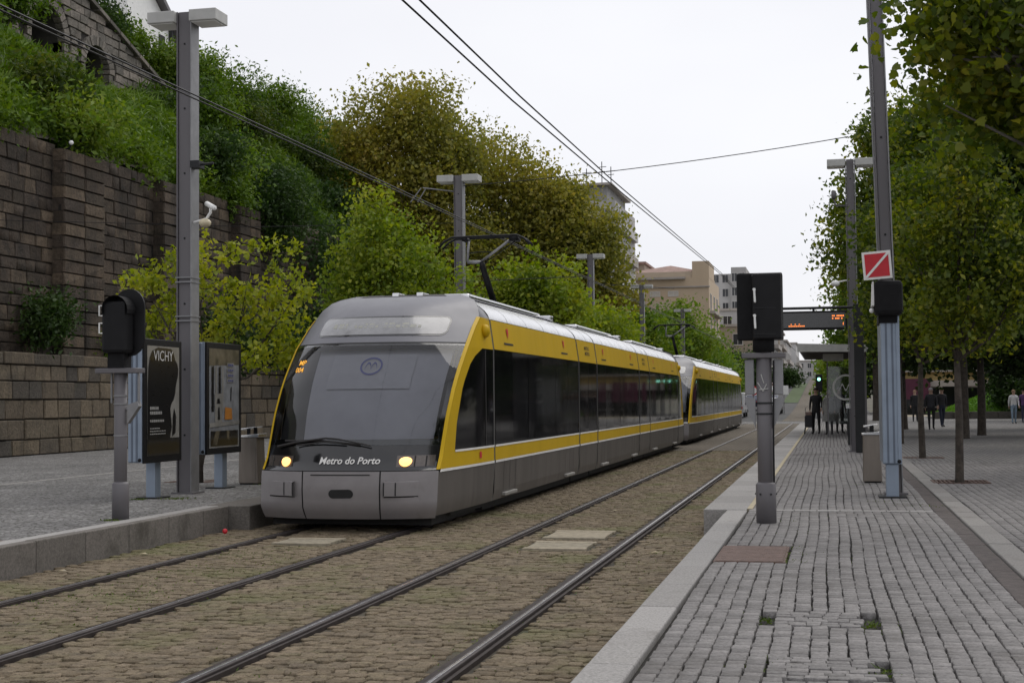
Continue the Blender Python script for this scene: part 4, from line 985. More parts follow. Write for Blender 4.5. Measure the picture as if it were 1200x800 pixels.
def cab(root):
    s = T_; W = s.W
    # bumper: three panels with dark seams, hook slot, two raised boxes
    b = MB(); s.patch(b, -.42, .43, .17, .785, .012, 10, 8); b.build('bumper_panel', TW['bumper'], root, True)
    for a0, a1 in ((-1, -.435), (.445, 1)):
        b = MB(); s.patch(b, a0, a1, .17, .785, .012, 10, 8); b.build('bumper_corner', TW['bumper'], root, True)
    b = MB(); s.patch(b, -1, 1, .16, .80, -.004, 24, 8); b.build('bumper_seam', TW['seam'], root, True)
    b = MB(); s.patch(b, -.33, .33, .735, .75, .016, 8, 1); b.build('bumper_slot', TW['seam'], root)
    b = MB(); n = 20
    pts = []
    for k in range(n):
        t = 2 * math.pi * k / n; px = .105 * (1 if math.cos(t) > 0 else -1) + .06 * math.cos(t); pts.append(s.nose((px + .02) / 1.2, .50 + .058 * math.sin(t), .017))
    b.add(pts, [tuple(range(n))]); b.build('hook_slot', TW['seam'], root)
    for a0, a1, sg in ((-.86, -.52, -1), (.48, .82, 1)):
        ain, aout = (a1, a0) if sg < 0 else (a0, a1)
        hi = MB()
        # raised wedge: proud at the inner end, dying into the corner
        fw = lambda a: .05 * max(0, 1 - abs(a - ain) / abs(aout - ain)) + .013
        hi.grid(lambda u, z: s.nose(lerp(a0, a1, u), z, fw(lerp(a0, a1, u))), frange(0, 1, 8), [.47, .56, .65])
        hi.grid(lambda u, v: s.nose(lerp(a0, a1, u), .65 + v * .012, lerp(fw(lerp(a0, a1, u)), .011, v)), frange(0, 1, 8), [0, 1])
        hi.build('bumper_box', TW['bumper'], root, True)
        lo = MB(); lo.grid(lambda u, v: s.nose(lerp(a0, a1, u), .47 - v * .02, lerp(fw(lerp(a0, a1, u)), .011, v)), frange(0, 1, 8), [0, 1], flip=True)
        lo.build('bumper_box_shadow', TW['seam'], root)  # shadow line under the raised box, painted as a dark strip
        for q in (.0, .34):
            v = MB(); aa = lerp(ain, aout, q); s.patch(v, aa - .006, aa + .006, .475, .645, fw(aa) + .004, 1, 2); v.build('bumper_box_seam', TW['seam'], root)
    # black band with the lamps and the lettering
    b = MB(); s.patch(b, -.985, .985, .795, 1.10, .010, 24, 5); b.build('lamp_band', TW['black'], root, True)
    for sg in (-1, 1):
        u = MB(); s.patch(u, min(sg * .58, sg * .94), max(sg * .58, sg * .94), .835, .985, .016, 8, 3); lc = u.build('headlight', TW['lamp'], root, True)
        h = MB(); c = s.nose(sg * .665, .905, .026); n = 14
        h.add([s.nose(sg * .665 + .062 * math.cos(2 * math.pi * k / n) * (1 + .15 * math.sin(2 * math.pi * k / n)), .905 + .062 * math.sin(2 * math.pi * k / n), .028) for k in range(n)] + [s.nose(sg * .665, .905, .045)], [(k, (k + 1) % n, n) for k in range(n)])
        h.build('bulb', TW['head'], lc)
        for q in (.755, .86):
            v = MB(); s.patch(v, sg * q - .006, sg * q + .006, .84, .98, .020, 1, 2); v.build('lamp_divider', TW['seam'], lc)
    b = MB(); add_text(b, T_METRO, lambda x, y: s.nose((x + .10) / 1.2, .925 + y, .022), w=.80); b.build('lettering', TW['white'], root)
    # windscreen: dark surround, reflected sky and hill painted on blind and panels, clear sheet
    f = MB(); s.patch(f, -.985, .985, 1.10, 1.19, .010, 24, 2); s.patch(f, -.985, .985, 2.40, 2.50, .010, 24, 2)
    s.patch(f, -.985, -.93, 1.19, 2.40, .010, 2, 12); s.patch(f, .93, .985, 1.19, 2.40, .010, 2, 12); f.build('windscreen_frame', TW['black'], root, True)
    w = MB(); s.patch(w, -.98, .98, 1.12, 2.47, .016, 28, 16); ws = w.build('windscreen', TW['screen'], root, True)
    d = MB(); s.patch(d, -.93, lambda z: -.56 - .06 * (z - 1.2), 1.19, 2.40, -.10, 8, 10); d.build('reflected_hill_panel', TW['seam'], root, True)  # dark panel standing in for the hillside's reflection
    d = MB(); s.patch(d, lambda z: -.56 - .06 * (z - 1.2), .93, 1.19, 2.40, -.10, 16, 12); d.build('reflected_sky_panel', TW['sky_grey'], root, True)
    d = MB(); s.patch(d, -.38, .58, 1.86, 2.33, -.07, 12, 6); bl = d.build('sunblind', TW['blind'], root, True)
    d = MB(); n = 36; ca, cz = .10, 2.17
    ring = [[s.nose(ca + (.145 + e) / 1.24 * math.cos(2 * math.pi * k / n), cz + (.112 + e) * math.sin(2 * math.pi * k / n), -.055) for k in range(n)] for e in (-.012, .012)]
    d.add(ring[0] + ring[1], [(k, (k + 1) % n, n + (k + 1) % n, n + k) for k in range(n)])
    wv = []
    for k in range(41):
        t = k / 40; wv.append((lerp(-.085, .085, t), -.04 + .085 * abs(math.sin(t * math.pi * 2)) ** .6))
    for e in range(40):
        (x0, z0), (x1, z1) = wv[e], wv[e + 1]; q = .012
        d.add([s.nose(ca + x0 / 1.24, cz + z0 - q, -.055), s.nose(ca + x1 / 1.24, cz + z1 - q, -.055), s.nose(ca + x1 / 1.24, cz + z1 + q, -.055), s.nose(ca + x0 / 1.24, cz + z0 + q, -.055)], [(0, 1, 2, 3)])
    d.build('round_logo', TW['logo'], bl)
    d = MB(); add_text(d, T_NUM1, lambda x, y: s.nose((x - .90) / 1.2, 2.235 + y, .024), h=.07); add_text(d, T_NUM2, lambda x, y: s.nose((x - .92) / 1.2, 2.135 + y, .024), h=.07); d.build('number_display', TW['orange'], root)
    # wiper
    d = MB(); P = lambda a, z, o=.05: s.nose(a, z, o)
    d.tube([P(-.80, 1.10), P(-.55, 1.16), P(-.20, 1.215, .07), P(-.05, 1.20, .07), P(.30, 1.115, .06)], [.02, .018, .014, .012, .010], 6)
    d.tube([P(-.55, 1.12), P(-.22, 1.165, .06), P(.02, 1.15, .06)], .01, 6)
    d.tube([P(-.72, 1.175, .03), P(-.3, 1.185, .03), P(.18, 1.125, .03)], .016, 6); d.build('wiper', TW['rubber'], root)
    # grey cap above the windscreen
    c = MB(); s.patch(c, -1, 1, 2.50, 3.28, .004, 28, 14)
    for sd in (-1, 1): s.spatch(c, sd, ysd_, YCAB - .03, 2.88, 3.28, .004, 6, 6)
    c.add([W(-.62, 3.42, 3.276), W(.62, 3.42, 3.276), W(.3, 3.3, 3.285), W(-.3, 3.3, 3.285)], [(0, 1, 2, 3)])
    c.build('front_cap', TW['grey'], root, True)
    for zz in (2.50,):
        d = MB(); s.patch(d, -.99, .99, 2.492, 2.506, .014, 24, 1); d.build('cap_seam', TW['seam'], root)
    d = MB(); n = 40
    # destination display with rounded corners
    def rr(e, zc=2.745, hw=.88, hh=.125, r=.07, n=32):
        out = []
        for k in range(n):
            t = 2 * math.pi * (k + .5) / n; cx = (hw - r) * (1 if math.cos(t) > 0 else -1); cz = (hh - r) * (1 if math.sin(t) > 0 else -1)
            out.append((cx + (r + e) * math.cos(t), zc + cz + (r + e) * math.sin(t)))
        return out
    def rr_mesh(mb, e, off):
        q = rr(e); up = [p for p in q if p[1] > 2.745]; us = [-1, -.998, -.992, -.985, -.975, -.96, -.945, -.93, -.915] + frange(-.9, .9, 16) + [.915, .93, .945, .96, .975, .985, .992, .998, 1]
        xs = [u * (.88 + e) for u in us]
        def lim(x, sg):
            ax = abs(x); hw, hh, r = .88, .125, .07
            if ax <= hw - r: return 2.745 + sg * (hh + e)
            dx = min(ax - (hw - r), r + e); return 2.745 + sg * (hh - r + math.sqrt(max(0, (r + e) ** 2 - dx * dx)))
        mb.grid(lambda x, v: s.nose((x + .05) / 1.22, lerp(lim(x, -1), lim(x, 1), v), off), xs, frange(0, 1, 4))
    rr_mesh(d, .022, .010); dd = d.build('destination_display', TW['black'], root, True)
    d = MB(); rr_mesh(d, 0, .016); d.build('display_glass', TW['dest'], dd, True)
    d = MB(); r = random.Random(5); x = -.62
    while x < .62:
        w_ = r.uniform(.03, .08)
        if r.random() < .75: s.patch(d, x / 1.22, (x + w_) / 1.22, 2.72, 2.72 + r.uniform(.03, .07), .0175, 1, 1)
        x += w_ + .025
    d.build('faint_lettering', TW['dtext'], dd)['kind'] = 'stuff'
    # roof front: dark rim and twin clips
    d = MB(); s.patch(d, -.72, .72, 3.245, 3.285, .03, 16, 3); d.build('roof_rim', TW['rubber'], root, True)
    for a in (-.1, .32):
        p = s.nose(a, 3.26, .03); d = MB(); d.box(p[0] - .05, p[0] + .05, p[1] - .1, p[1] + .25, 3.24, 3.30); d.build('roof_clip', TW['roof'], root, bevel=.01)
    # cab sides
    wf = lambda z: interp([(1.02, 1.42), (1.4, 1.52), (1.9, 1.82), (2.2, 2.18), (2.36, 2.5), (2.44, 2.78)], z)
    for sd in (1, -1):
        k = MB(); s.spatch(k, sd, ysd_, YCAB - .03, .20, .765, .004, 6, 5); k.build('cab_skirt', TW['skirt'], root, True)
        k = MB()
        s.spatch(k, sd, lambda z: ysd_(z) - .01, YCAB - .03, .80, 1.02, .006, 8, 2)
        s.spatch(k, sd, lambda z: ysd_(z) - .01, lambda z: max(wf(z), ysd_(z) + .05), 1.02, 2.44, .006, 4, 12)
        s.spatch(k, sd, lambda z: ysd_(z) - .01, YCAB - .03, 2.44, 2.90, .006, 8, 5)
        # wrap round the corner on to the front
        k.grid(lambda u, z: s.nose(sd * lerp(.968, 1.0, u), z, .020), [0, 1], frange(.80, 2.9, 14), flip=(sd < 0)); k.build('yellow_frame', TW['yellow'], root, True)
        k = MB(); s.spatch(k, sd, wf, YCAB - .03, 1.02, 2.44, .002, 6, 14); k.build('cab_window', TW['glass'], root, True)
        k = MB(); s.spatch(k, sd, lambda z: 2.92, 2.955, 1.02, 2.42, .006, 1, 6); k.build('window_pillar', TW['rubber'], root)
        k = MB(); s.spatch(k, sd, lambda z: ysd_(z) + .03, YCAB - .03, .765, .80, .014, 8, 1); s.spatch(k, sd, 1.42, YCAB - .03, 1.0, 1.03, .014, 4, 1); k.build('white_line', TW['white'], root)
        p = s.side(sd, 2.98, 2.70, .03); k = MB(); k.ball(p, (.07, .10, .10), 12, 8); k.build('camera_pod', TW['yellow'], root, True)
        k = MB(); q = lambda y, z: s.side(sd, y, z, .012)
        k.add([q(2.55, .87), q(2.66, .87), q(2.66, .96), q(2.55, .96)], [(0, 1, 2, 3)]); k.build('red_mark', M['red'], root)
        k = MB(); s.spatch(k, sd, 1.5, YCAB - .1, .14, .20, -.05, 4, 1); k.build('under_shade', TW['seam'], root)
    k = MB(); y0 = Y0 + (.5 if not s.rev else L - YCAB); y1 = Y0 + (YCAB if not s.rev else L - .5)
    k.box(XC - 1.1, XC + 1.1, y0 + .3, y1 - .3, .07, .24); k.build('underframe', TW['seam'], root)

def module(root, y0, y1, long):
    """one body section between two joints, local y"""
    W = T_.W; s = T_; T_.rev = False
    for sd in (1, -1):
        X = lambda z, o=0: sd * (interp(TWM, z) + o)
        def strip(mb, a, b, z0, z1, off, nz=1): mb.grid(lambda y, z: W(X(z, off), y, z), [a, b], frange(z0, z1, nz), flip=(sd < 0))
        m = MB(); strip(m, y0, y1, .2, .765, 0, 4); m.build('skirt_panel', TW['skirt'], root)
        m = MB(); strip(m, y0, y1, .765, .80, .010); strip(m, y0, y1, 1.0, 1.03, .010); m.build('white_line', TW['white'], root)
        m = MB(); strip(m, y0, y1, .80, 1.0, .004, 1); m.build('belt_panel', TW['yellow'], root)
        m = MB(); strip(m, y0, y1, 2.45, 2.89, .004, 4); m.build('cantrail_panel', TW['yellow'], root)
        m = MB(); strip(m, y0, y1, 1.0, 2.46, -.02, 4); m.build('window_band', TW['rubber'], root)
        n = 6 if long else 2
        for k in range(n):
            a = lerp(y0 + .03, y1 - .03, k / n); b = lerp(y0 + .03, y1 - .03, (k + 1) / n)
            m = MB(); o = .002 + .0015 * math.sin(k * 2.3 + y0)
            m.grid(lambda y, z: W(X(z, o + .002 * math.sin(y * 3)), y, z), frange(a + .008, b - .008, 3), [1.04, 1.5, 2.0, 2.44], flip=(sd < 0)); m.build('window', TW['glass'], root, True)
        if long:
            for k, (f, wd) in enumerate(((.14, .85), (.86, .85))):
                yc = lerp(y0, y1, f)
                m = MB(); q0, q1 = yc - wd / 2, yc + wd / 2; xa, xb = sorted((sd * 1.27, sd * 1.345)); pa = W(xa, q0, .25); pb = W(xb, q1, .285)
                m.box(pa[0], pb[0], pa[1], pb[1], .235, .285); m.build('door_step', TW['step'], root, bevel=.008)
                m = MB(); yc2 = lerp(y0, y1, .14 if k == 0 else .80); off = .011
                m.grid(lambda y, z: W(X(z, off), y, z), [yc2 - .32, yc2 + .32], [2.545, 2.575], flip=(sd < 0)); m.build('vent_slot', TW['seam'], root)
                m = MB(); pts = [W(X(z, .013), yc2 + dy, z) for dy, z in ((-.075, 2.80), (.075, 2.80), (.055, 2.72), (0, 2.645), (-.055, 2.72))]
                m.add(pts, [tuple(range(5))]); m.build('red_badge', M['red'], root)
                for e in (q0 + .01, yc, q1 - .01):
                    m = MB(); strip(m, e - .008, e + .008, .3, .76, .004); m.build('door_seam', TW['seam'], root)
        else:
            yc = (y0 + y1) / 2; m = MB()
            for dz in (.06, -.05): add_text(m, T_SIDE, lambda x, y: W(X(2.68 + dz + y, .012), yc + sd * x, 2.68 + dz + y), w=.55, h=.075)
            m.build('lettering', TW['seam'], root)
        # roof edge: bright rounded cover
        m = MB(); prof = [(2.90, 0.0), (2.97, .012), (3.03, .015), (3.1, .012), (3.18, .01), (3.24, .006)]
        m.grid(lambda y, i: W(sd * (interp(TWM, prof[i][0]) + prof[i][1]), y, prof[i][0]), [y0, y1], list(range(len(prof))), flip=(sd < 0)); m.build('roof_cover', TW['roof'], root, True)
        m = MB()
        for yy in np.arange(y0 + 1.2, y1 - .5, 1.45): m.grid(lambda y, i: W(sd * (interp(TWM, prof[i][0]) + prof[i][1] + .003), y, prof[i][0]), [yy, yy + .015], list(range(len(prof))), flip=(sd < 0))
        if m.v: m.build('roof_seam', TW['seam'], root)
    m = MB(); m.add([W(-.85, y0, 3.243), W(.85, y0, 3.243), W(.85, y1, 3.243), W(-.85, y1, 3.243)], [(0, 1, 2, 3)]); m.build('roof_deck', TW['grey'], root)
    if long:
        m = MB(); m.box(XC - .75, XC + .75, Y0 + y0 + .8, Y0 + y1 - .9, 3.25, 3.36); m.build('roof_unit', TW['roof'], root, bevel=.04)
        m = MB(); m.box(XC + .62, XC + .92, Y0 + y1 - .75, Y0 + y1 - .45, 3.24, 3.33); m.build('roof_box', TW['roof'], root, bevel=.02)
    m = MB(); m.box(XC - 1.12, XC + 1.12, Y0 + y0, Y0 + y1, .06, .26); m.build('underframe', TW['seam'], root)

def joint(root, y0, y1):
    m = MB()
    pr = [(X_, z) for z, X_ in [(.2, 1.24), (.76, 1.28), (2.45, 1.28), (2.89, 1.22), (3.05, 1.12), (3.2, .90), (3.235, .5)]]
    for sd in (1, -1): m.grid(lambda y, i: T_.W(sd * pr[i][0], y, pr[i][1]), [y0, y1], list(range(len(pr))), flip=(sd < 0))
    m.add([T_.W(-.5, y0, 3.235), T_.W(.5, y0, 3.235), T_.W(.5, y1, 3.235), T_.W(-.5, y1, 3.235)], [(0, 1, 2, 3)])
    m.build('bellows', TW['rubber'], root)
    for sd in (1, -1):
        m = MB(); yc = (y0 + y1) / 2
        m.grid(lambda y, z: T_.W(sd * (interp(TWM, z) + .006), y, z), [yc - .035, yc + .035], [.2, .76, 1.5, 2.45, 2.89, 3.03, 3.1, 3.18, 3.24], flip=(sd < 0)); m.build('joint_strip', TW['pillar'], root)

def pantograph(root, y):
    XP = XC - .17
    p = MB()
    zc = lambda z: z
    p.tube([(XP + .12, Y0 + y + .55, 3.36), (XP - .03, Y0 + y, 4.22), (XP - .03, Y0 + y - .05, 4.30)], [.07, .06, .05], 8)
    pa = p.build('pantograph', M['black'], root, True)
    q = MB()
    q.tube([(XP - .33, Y0 + y, 4.33), (XP - .30, Y0 + y - .02, 4.72)], .026, 8); q.tube([(XP - .33, Y0 + y, 4.33), (XP - .07, Y0 + y, 4.32)], .034, 8)
    q.tube([(XP - .07, Y0 + y, 4.32), (XP + .57, Y0 + y - .02, 4.76)], .026, 8); q.build('upper_arm', M['pole_light'], pa, True)
    q = MB(); q.tube([(XP - .30, Y0 + y + .02, 4.5), (XP - .1, Y0 + y + .02, 4.52), (XP + .22, Y0 + y + .02, 4.5)], .012, 6)
    q.tube([(XP + .0, Y0 + y + .03, 4.30), (XP + .6, Y0 + y + .03, 4.70)], .01, 6); q.build('control_rod', M['black'], pa)
    q = MB()
    for dy in (-.14, .14):
        q.tube([(XP - .86, Y0 + y + dy, 4.60), (XP - .74, Y0 + y + dy, 4.72), (XP - .6, Y0 + y + dy, 4.79), (XP + .66, Y0 + y + dy, 4.80), (XP + .80, Y0 + y + dy, 4.74), (XP + .92, Y0 + y + dy, 4.62)], .021, 8)
    q.box(XP - .40, XP - .3, Y0 + y - .15, Y0 + y + .15, 4.72, 4.78); q.box(XP + .52, XP + .68, Y0 + y - .15, Y0 + y + .15, 4.70, 4.80); q.build('collector_head', M['black'], pa, True)
    q = MB(); q.box(XP - .5, XP + .6, Y0 + y + .1, Y0 + y + 1.3, 3.34, 3.42); q.build('base_frame', M['black'], pa)

tram = thing('tram', 'front yellow and grey tram with lit headlights and Metro do Porto on its nose', 'tram', (XC, Y0, 0), 'coupled trams')
T_.rev = False; cab(tram)
T_.rev = True; cab(tram); T_.rev = False
JO = [3.42, 10.75, 13.0, 19.9, 22.1, 29.58]
for i, j in enumerate(JO): joint(tram, j - .06, j + .06)
for i in range(5): module(tram, JO[i] + .06, JO[i + 1] - .06, i in (0, 2, 4))
pantograph(tram, 9.0)
MB().tube([(XC, Y0 + L - .05, .45), (XC, Y0 + L + .5, .45)], .08, 8).build('coupler', TW['seam'], tram)
tram2 = copy_tree(tram); tram2.location = (XC, Y0 + 33.45, 0)
tram2['label'] = 'second yellow tram coupled behind the first, half hidden and farther away'

# ------------------------------------------------------------------ lamp and catenary poles
def lamp_pole(label, x, y, z0=.3, top=7.78, lean=0.0, heads=True, w=.125, cam_=False, group='steel line poles with twin lamps'):
    t = thing('lamp_pole', label, 'pole', (x, y, z0), group)
    h = top - z0; sh = lambda z: x - lean * (z - z0)
    def bar(mb, x0, x1, y0, y1, a, b):
        vs = []
        for z in (a, b):
            o = sh(z) - x
            vs += [(x0 + o, y0, z), (x1 + o, y0, z), (x1 + o, y1, z), (x0 + o, y1, z)]
        mb.add(vs, [(3, 2, 1, 0), (4, 5, 6, 7), (0, 1, 5, 4), (1, 2, 6, 5), (2, 3, 7, 6), (3, 0, 4, 7)])
    m = MB(); bar(m, x - w + .03, x + w - .03, y - .11, y + .11, z0, top); m.build('column', M['pole'], t)
    for s_ in (-1, 1):
        m = MB(); a = x + s_ * (w - .02); bar(m, min(a, a + s_ * .02), max(a, a + s_ * .02), y - .14, y + .14, z0, top); m.build('flange', M['pole'] if s_ < 0 else M['pole_light'], t, bevel=.004)  # right flange in lighter steel, its brighter lit side put into the colour
    m = MB(); m.box(x - w - .06, x + w + .06, y - .2, y + .2, z0 - .02, z0 + .025); m.build('base_plate', M['pole'], t)
    for k in range(7):
        zz = z0 + .9 + k * (h - 1.2) / 6.2; m = MB(); m.tube([(sh(zz) + .0, y - .118, zz), (sh(zz), y - .108, zz)], .016, 8); m.build('bolt', M['black'], t)
    if heads:
        for s_ in (-1, 1):
            xa = sh(top) + s_ * w; xb = sh(top) + s_ * (w + .45)
            m = MB(); m.box(min(xa, xb), max(xa, xb), y - .24, y + .22, top - .18, top + .0); L_ = m.build('lamp_head', M['lamp_box'], t, bevel=.012)
            m = MB(); m.box(min(xa, xb) + .03, max(xa, xb) - .03, y - .2, y + .18, top - .192, top - .178); m.build('diffuser', M['white'], L_)
    if cam_:
        for zz in (2.95, 3.02, 3.55, 3.62):
            m = MB(); m.box(x - w - .012, x + w + .012, y - .155, y + .155, zz, zz + .018); m.build('clamp_band', M['pole_light'], t)
    return t
lab = ['tall grey pole with twin box lamps and camera, nearest on the left pavement', 'second grey lamp pole on the left, behind the tram pantograph', 'third grey lamp pole on the left, rising over the tram roof',
       'fourth grey lamp pole on the left, in front of the beige building', 'far left lamp pole beside the second pantograph']
for i, (y, l_) in enumerate(zip([20.2, 36.8, 58.4, 75, 96.4], lab)):
    lamp_pole(l_, -9.7, y, cam_=(i == 0))
# CCTV on the first pole
t = thing('security_camera', 'white security camera with dome on an arm of the nearest left pole', 'camera', (-9.53, 20.1, 4.5))
m = MB(); m.tube([(-9.55, 20.1, 4.48), (-9.32, 20.05, 4.52), (-9.25, 20.05, 4.62), (-9.25, 20.05, 4.68)], .022, 8); m.build('arm', M['white'], t, True)
m = MB(); m.tube([(-9.38, 20.2, 4.78), (-9.14, 19.95, 4.67)], .04, 10); m.build('housing', M['white'], t, True)
m = MB(); m.ball((-9.34, 20.05, 4.46), (.095, .095, .07), 12, 8); m.build('dome', plain('camera_dome', (.55, .48, .33), .3), t, True)
t = thing('pole_bracket', 'short metal bracket on the nearest left pole above the camera', 'bracket', (-9.54, 20.1, 5.37))
m = MB(); m.tube([(-9.56, 20.1, 5.37), (-9.2, 20.05, 5.38)], .02, 8); m.box(-9.57, -9.42, 20.0, 20.2, 5.32, 5.43); m.build('arm', M['dark_post'], t)
t = thing('pole_bracket', 'thin white bracket arm left of the second lamp pole', 'bracket', (-9.85, 36.7, 7.5))
m = MB(); m.tube([(-9.85, 36.7, 7.35), (-10.7, 36.7, 7.48)], .02, 6); m.tube([(-10.6, 36.7, 7.48), (-10.85, 36.7, 7.1)], .015, 6); m.tube([(-10.75, 36.7, 7.48), (-11.05, 36.7, 7.1)], .015, 6); m.build('arm', M['pole_light'], t)

lamp_pole('grey steel pole leaning slightly over the platform, with the red sign on it', .90, 20.9, top=10.2, lean=.021, heads=False, w=.102)
lamp_pole('far grey lamp pole on the right platform behind the black post', .62, 36.9, top=7.75)
m_ = MB(); m_.tube([(.78, 20.78, .4), (.78 - .021 * 9.5, 20.78, 9.9)], .012, 6); m_.single('cable_pipe', M['pole_light'], 'thin pipe running up the left side of the leaning pole', 'pipe', (.6, 20.75, .3))

# ------------------------------------------------------------------ signals
def signal_post(t, x, y, z0, top, r=.1):
    m = MB(); m.tube([(x, y, z0), (x, y, top)], r, 16); m.build('post', M['pole'], t, True)
    m = MB(); m.tube([(x, y, z0 - .02), (x, y, z0 + .42), (x, y, z0 + .45)], [r * 1.3, r * 1.3, r * 1.05], 16); m.build('base_collar', M['pole'], t, True)
t = thing('tram_signal', 'back of a black square tram signal with two white handles on a grey post', 'signal', (-.71, 16, .3))
x, y = -.71, 16.0
signal_post(t, x, y, .3, 2.25, .086)
m = MB(); m.tube([(x, y, 2.2), (x, y, 2.45)], .12, 14); m.build('neck', M['black_matt'], t, True)
m = MB(); m.box(-1.0, -.49, 16.0, 16.05, 2.33, 3.09); m.build('backboard', M['black_matt'], t, bevel=.02)
m = MB(); m.prism([(-.81, 15.82), (-.50, 15.80), (-.485, 16.0), (-.84, 16.0)], 2, 2.335, 3.07); m.build('housing', M['black'], t, bevel=.02)
for zz in (2.84, 2.55):
    m = MB(); m.tube([(-.79, 15.80, zz + .03), (-.79, 15.76, zz + .03), (-.785, 15.76, zz - .09), (-.785, 15.80, zz - .09)], .012, 6); m.tube([(-.795, 15.80, zz + .05), (-.79, 15.755, zz + .045)], .018, 6); m.build('handle', M['white'], t)
    m = MB(); m.box(-.80, -.51, 15.804, 15.822, zz - .16, zz - .152); m.build('door_seam', M['dark_post'], t)
for sgn in (-1, 1):
    m = MB(); m.box(x + sgn * .11 - .0 if sgn > 0 else x - .21, x + .21 if sgn > 0 else x - .11, 15.96, 16.04, 1.72, 2.12); m.build('side_box', M['pole_light'], t, bevel=.01)
    m = MB(); m.prism([(x + sgn * .10, 1.35), (x + sgn * .22, 1.66), (x + sgn * .20, 1.70), (x + sgn * .10, 1.68)], 1, 15.97, 16.03); m.build('side_bracket', M['pole_light'], t)
m = MB(); m.box(x - .24, x + .24, 15.9, 16.1, 2.13, 2.19); m.build('cross_bracket', M['pole'], t, bevel=.01)
for zz in (1.62, 1.5): m = MB(); m.tube([(x, y, zz), (x, y, zz + .02)], .092, 16); m.build('clamp_ring', M['dark_post'], t)
m = MB()
for (a, b, c, d) in [(-.78, 1.86, -.72, 1.76), (-.72, 1.76, -.68, 1.84), (-.76, 1.78, -.66, 1.79), (-.74, 1.95, -.71, 1.85)]: m.tube([(a, 15.91, b), (c, 15.91, d)], .006, 5)
m.build('graffiti', M['lamp_box'], t)
m = MB(); m.tube([(-.60, 15.93, 2.1), (-.615, 15.93, 1.2), (-.615, 15.93, .75)], .01, 6); m.build('cable', M['black'], t)
for q in range(6): a = q * 1.05; m = MB(); m.tube([(x + .113 * math.cos(a), y + .113 * math.sin(a), .62), (x + .12 * math.cos(a), y + .12 * math.sin(a), .62)], .012, 6); m.build('bolt', M['dark_post'], t)

t = thing('tram_signal', 'black round topped tram signal on a grey post at the left pavement edge', 'signal', (-8.38, 15.6, .3))
x, y = -8.38, 15.62
signal_post(t, x, y, .3, 2.12, .078)
m = MB(); pr = []
for k in range(13): a = math.pi * k / 12; pr.append((-8.26 + .20 * math.cos(a), 2.86 + .22 * math.sin(a)))
for k in range(9): a = math.pi * (1 + k / 8); pr.append((-8.26 + .20 * math.cos(a), 2.48 + .22 * math.sin(a)))
m.prism(pr, 1, 15.60, 15.63); b_ = m.build('backboard', M['black'], t); b_.rotation_euler = (0, 0, 0)
m = MB(); m.prism([(-8.54, 15.42), (-8.22, 15.42), (-8.18, 15.6), (-8.5, 15.6)], 2, 2.30, 2.93); m.build('housing', M['black'], t, bevel=.04)
m = MB(); n = 12
m.grid(lambda a, yy: (-8.34 + .17 * math.cos(a), yy, 2.82 + .17 * math.sin(a)), frange(-.3, math.pi + .3, 12), [15.38, 15.65]); m.build('visor', M['black_matt'], t)
for zz in (2.87, 2.66):
    m = MB(); m.tube([(-8.52, 15.44, zz), (-8.557, 15.42, zz), (-8.557, 15.42, zz - .12), (-8.52, 15.44, zz - .12)], .011, 6); m.build('handle', M['white'], t)
m = MB(); m.box(-8.49, -8.27, 15.5, 15.68, 2.12, 2.31); m.build('neck', M['black_matt'], t)
m = MB(); m.box(-8.66, -8.12, 15.5, 15.74, 2.06, 2.12); m.build('cross_bracket', M['pole'], t, bevel=.008)
m = MB(); m.tube([(-8.14, 15.62, 2.07), (-8.14, 15.62, 1.68), (-8.3, 15.62, 1.62)], .018, 6); m.tube([(-8.5, 15.62, 2.07), (-8.5, 15.62, 1.7)], .015, 6); m.build('conduit', M['pole_light'], t)
m = MB(); m.prism([(-8.27, 1.45), (-8.12, 1.66), (-8.14, 1.72), (-8.27, 1.68)], 1, 15.58, 15.66); m.build('side_bracket', M['pole_light'], t)
for zz in (1.78, 1.68, 1.3): m = MB(); m.tube([(x, y, zz), (x, y, zz + .016)], .084, 16); m.build('clamp_ring', M['pole_light'], t)

# black lamp box and red sign on the leaning pole
t = thing('signal_box', 'black signal lantern with a white edged visor on the leaning pole', 'signal', (.79, 20.0, 2.8))
m = MB(); m.box(.62, 1.0, 19.75, 20.2, 2.80, 3.27); m.build('housing', M['black_matt'], t, bevel=.06)
m = MB(); m.prism([(.585, 2.93), (.62, 2.93), (.62, 3.26), (.60, 3.26)], 1, 19.8, 20.2); m.build('visor', M['white'], t)
m = MB(); m.ball((.59, 19.95, 2.87), .035); m.build('knob', M['white'], t)
m = MB(); m.box(.68, .93, 20.0, 20.8, 2.7, 2.81); m.build('bracket', M['black_matt'], t)
t = thing('stop_sign', 'square red sign with white border and white diagonal bar, tilted on the leaning pole', 'sign', (.67, 19.75, 3.48))
def rq(a, b, yy):  # square tilted by 4 degrees
    c_, s_ = math.cos(R(4)), math.sin(R(4)); return (.665 + a * c_ - b * s_, yy, 3.475 + a * s_ + b * c_)
def plate(h, yy, th, pts=None):
    q = pts or [(-h, -h), (h, -h), (h, h), (-h, h)]
    n_ = len(q); m = MB(); m.add([rq(a, b, yy) for a, b in q] + [rq(a, b, yy + th) for a, b in q], [tuple(range(n_)), tuple(range(2 * n_ - 1, n_ - 1, -1))] + [(i, n_ + i, n_ + (i + 1) % n_, (i + 1) % n_) for i in range(n_)]); return m
plate(.19, 19.74, .02).build('border', M['white'], t)
plate(.158, 19.734, .005).build('red_field', M['red'], t)
h = .158; e = .022
plate(0, 19.727, .005, [(-h, -h), (-h + e, -h), (h, h - e), (h, h), (h - e, h), (-h, -h + e)]).build('diagonal_bar', M['white'], t)
m = MB(); m.box(.62, .80, 19.76, 20.85, 3.42, 3.46); m.build('bracket', M['pole'], t)

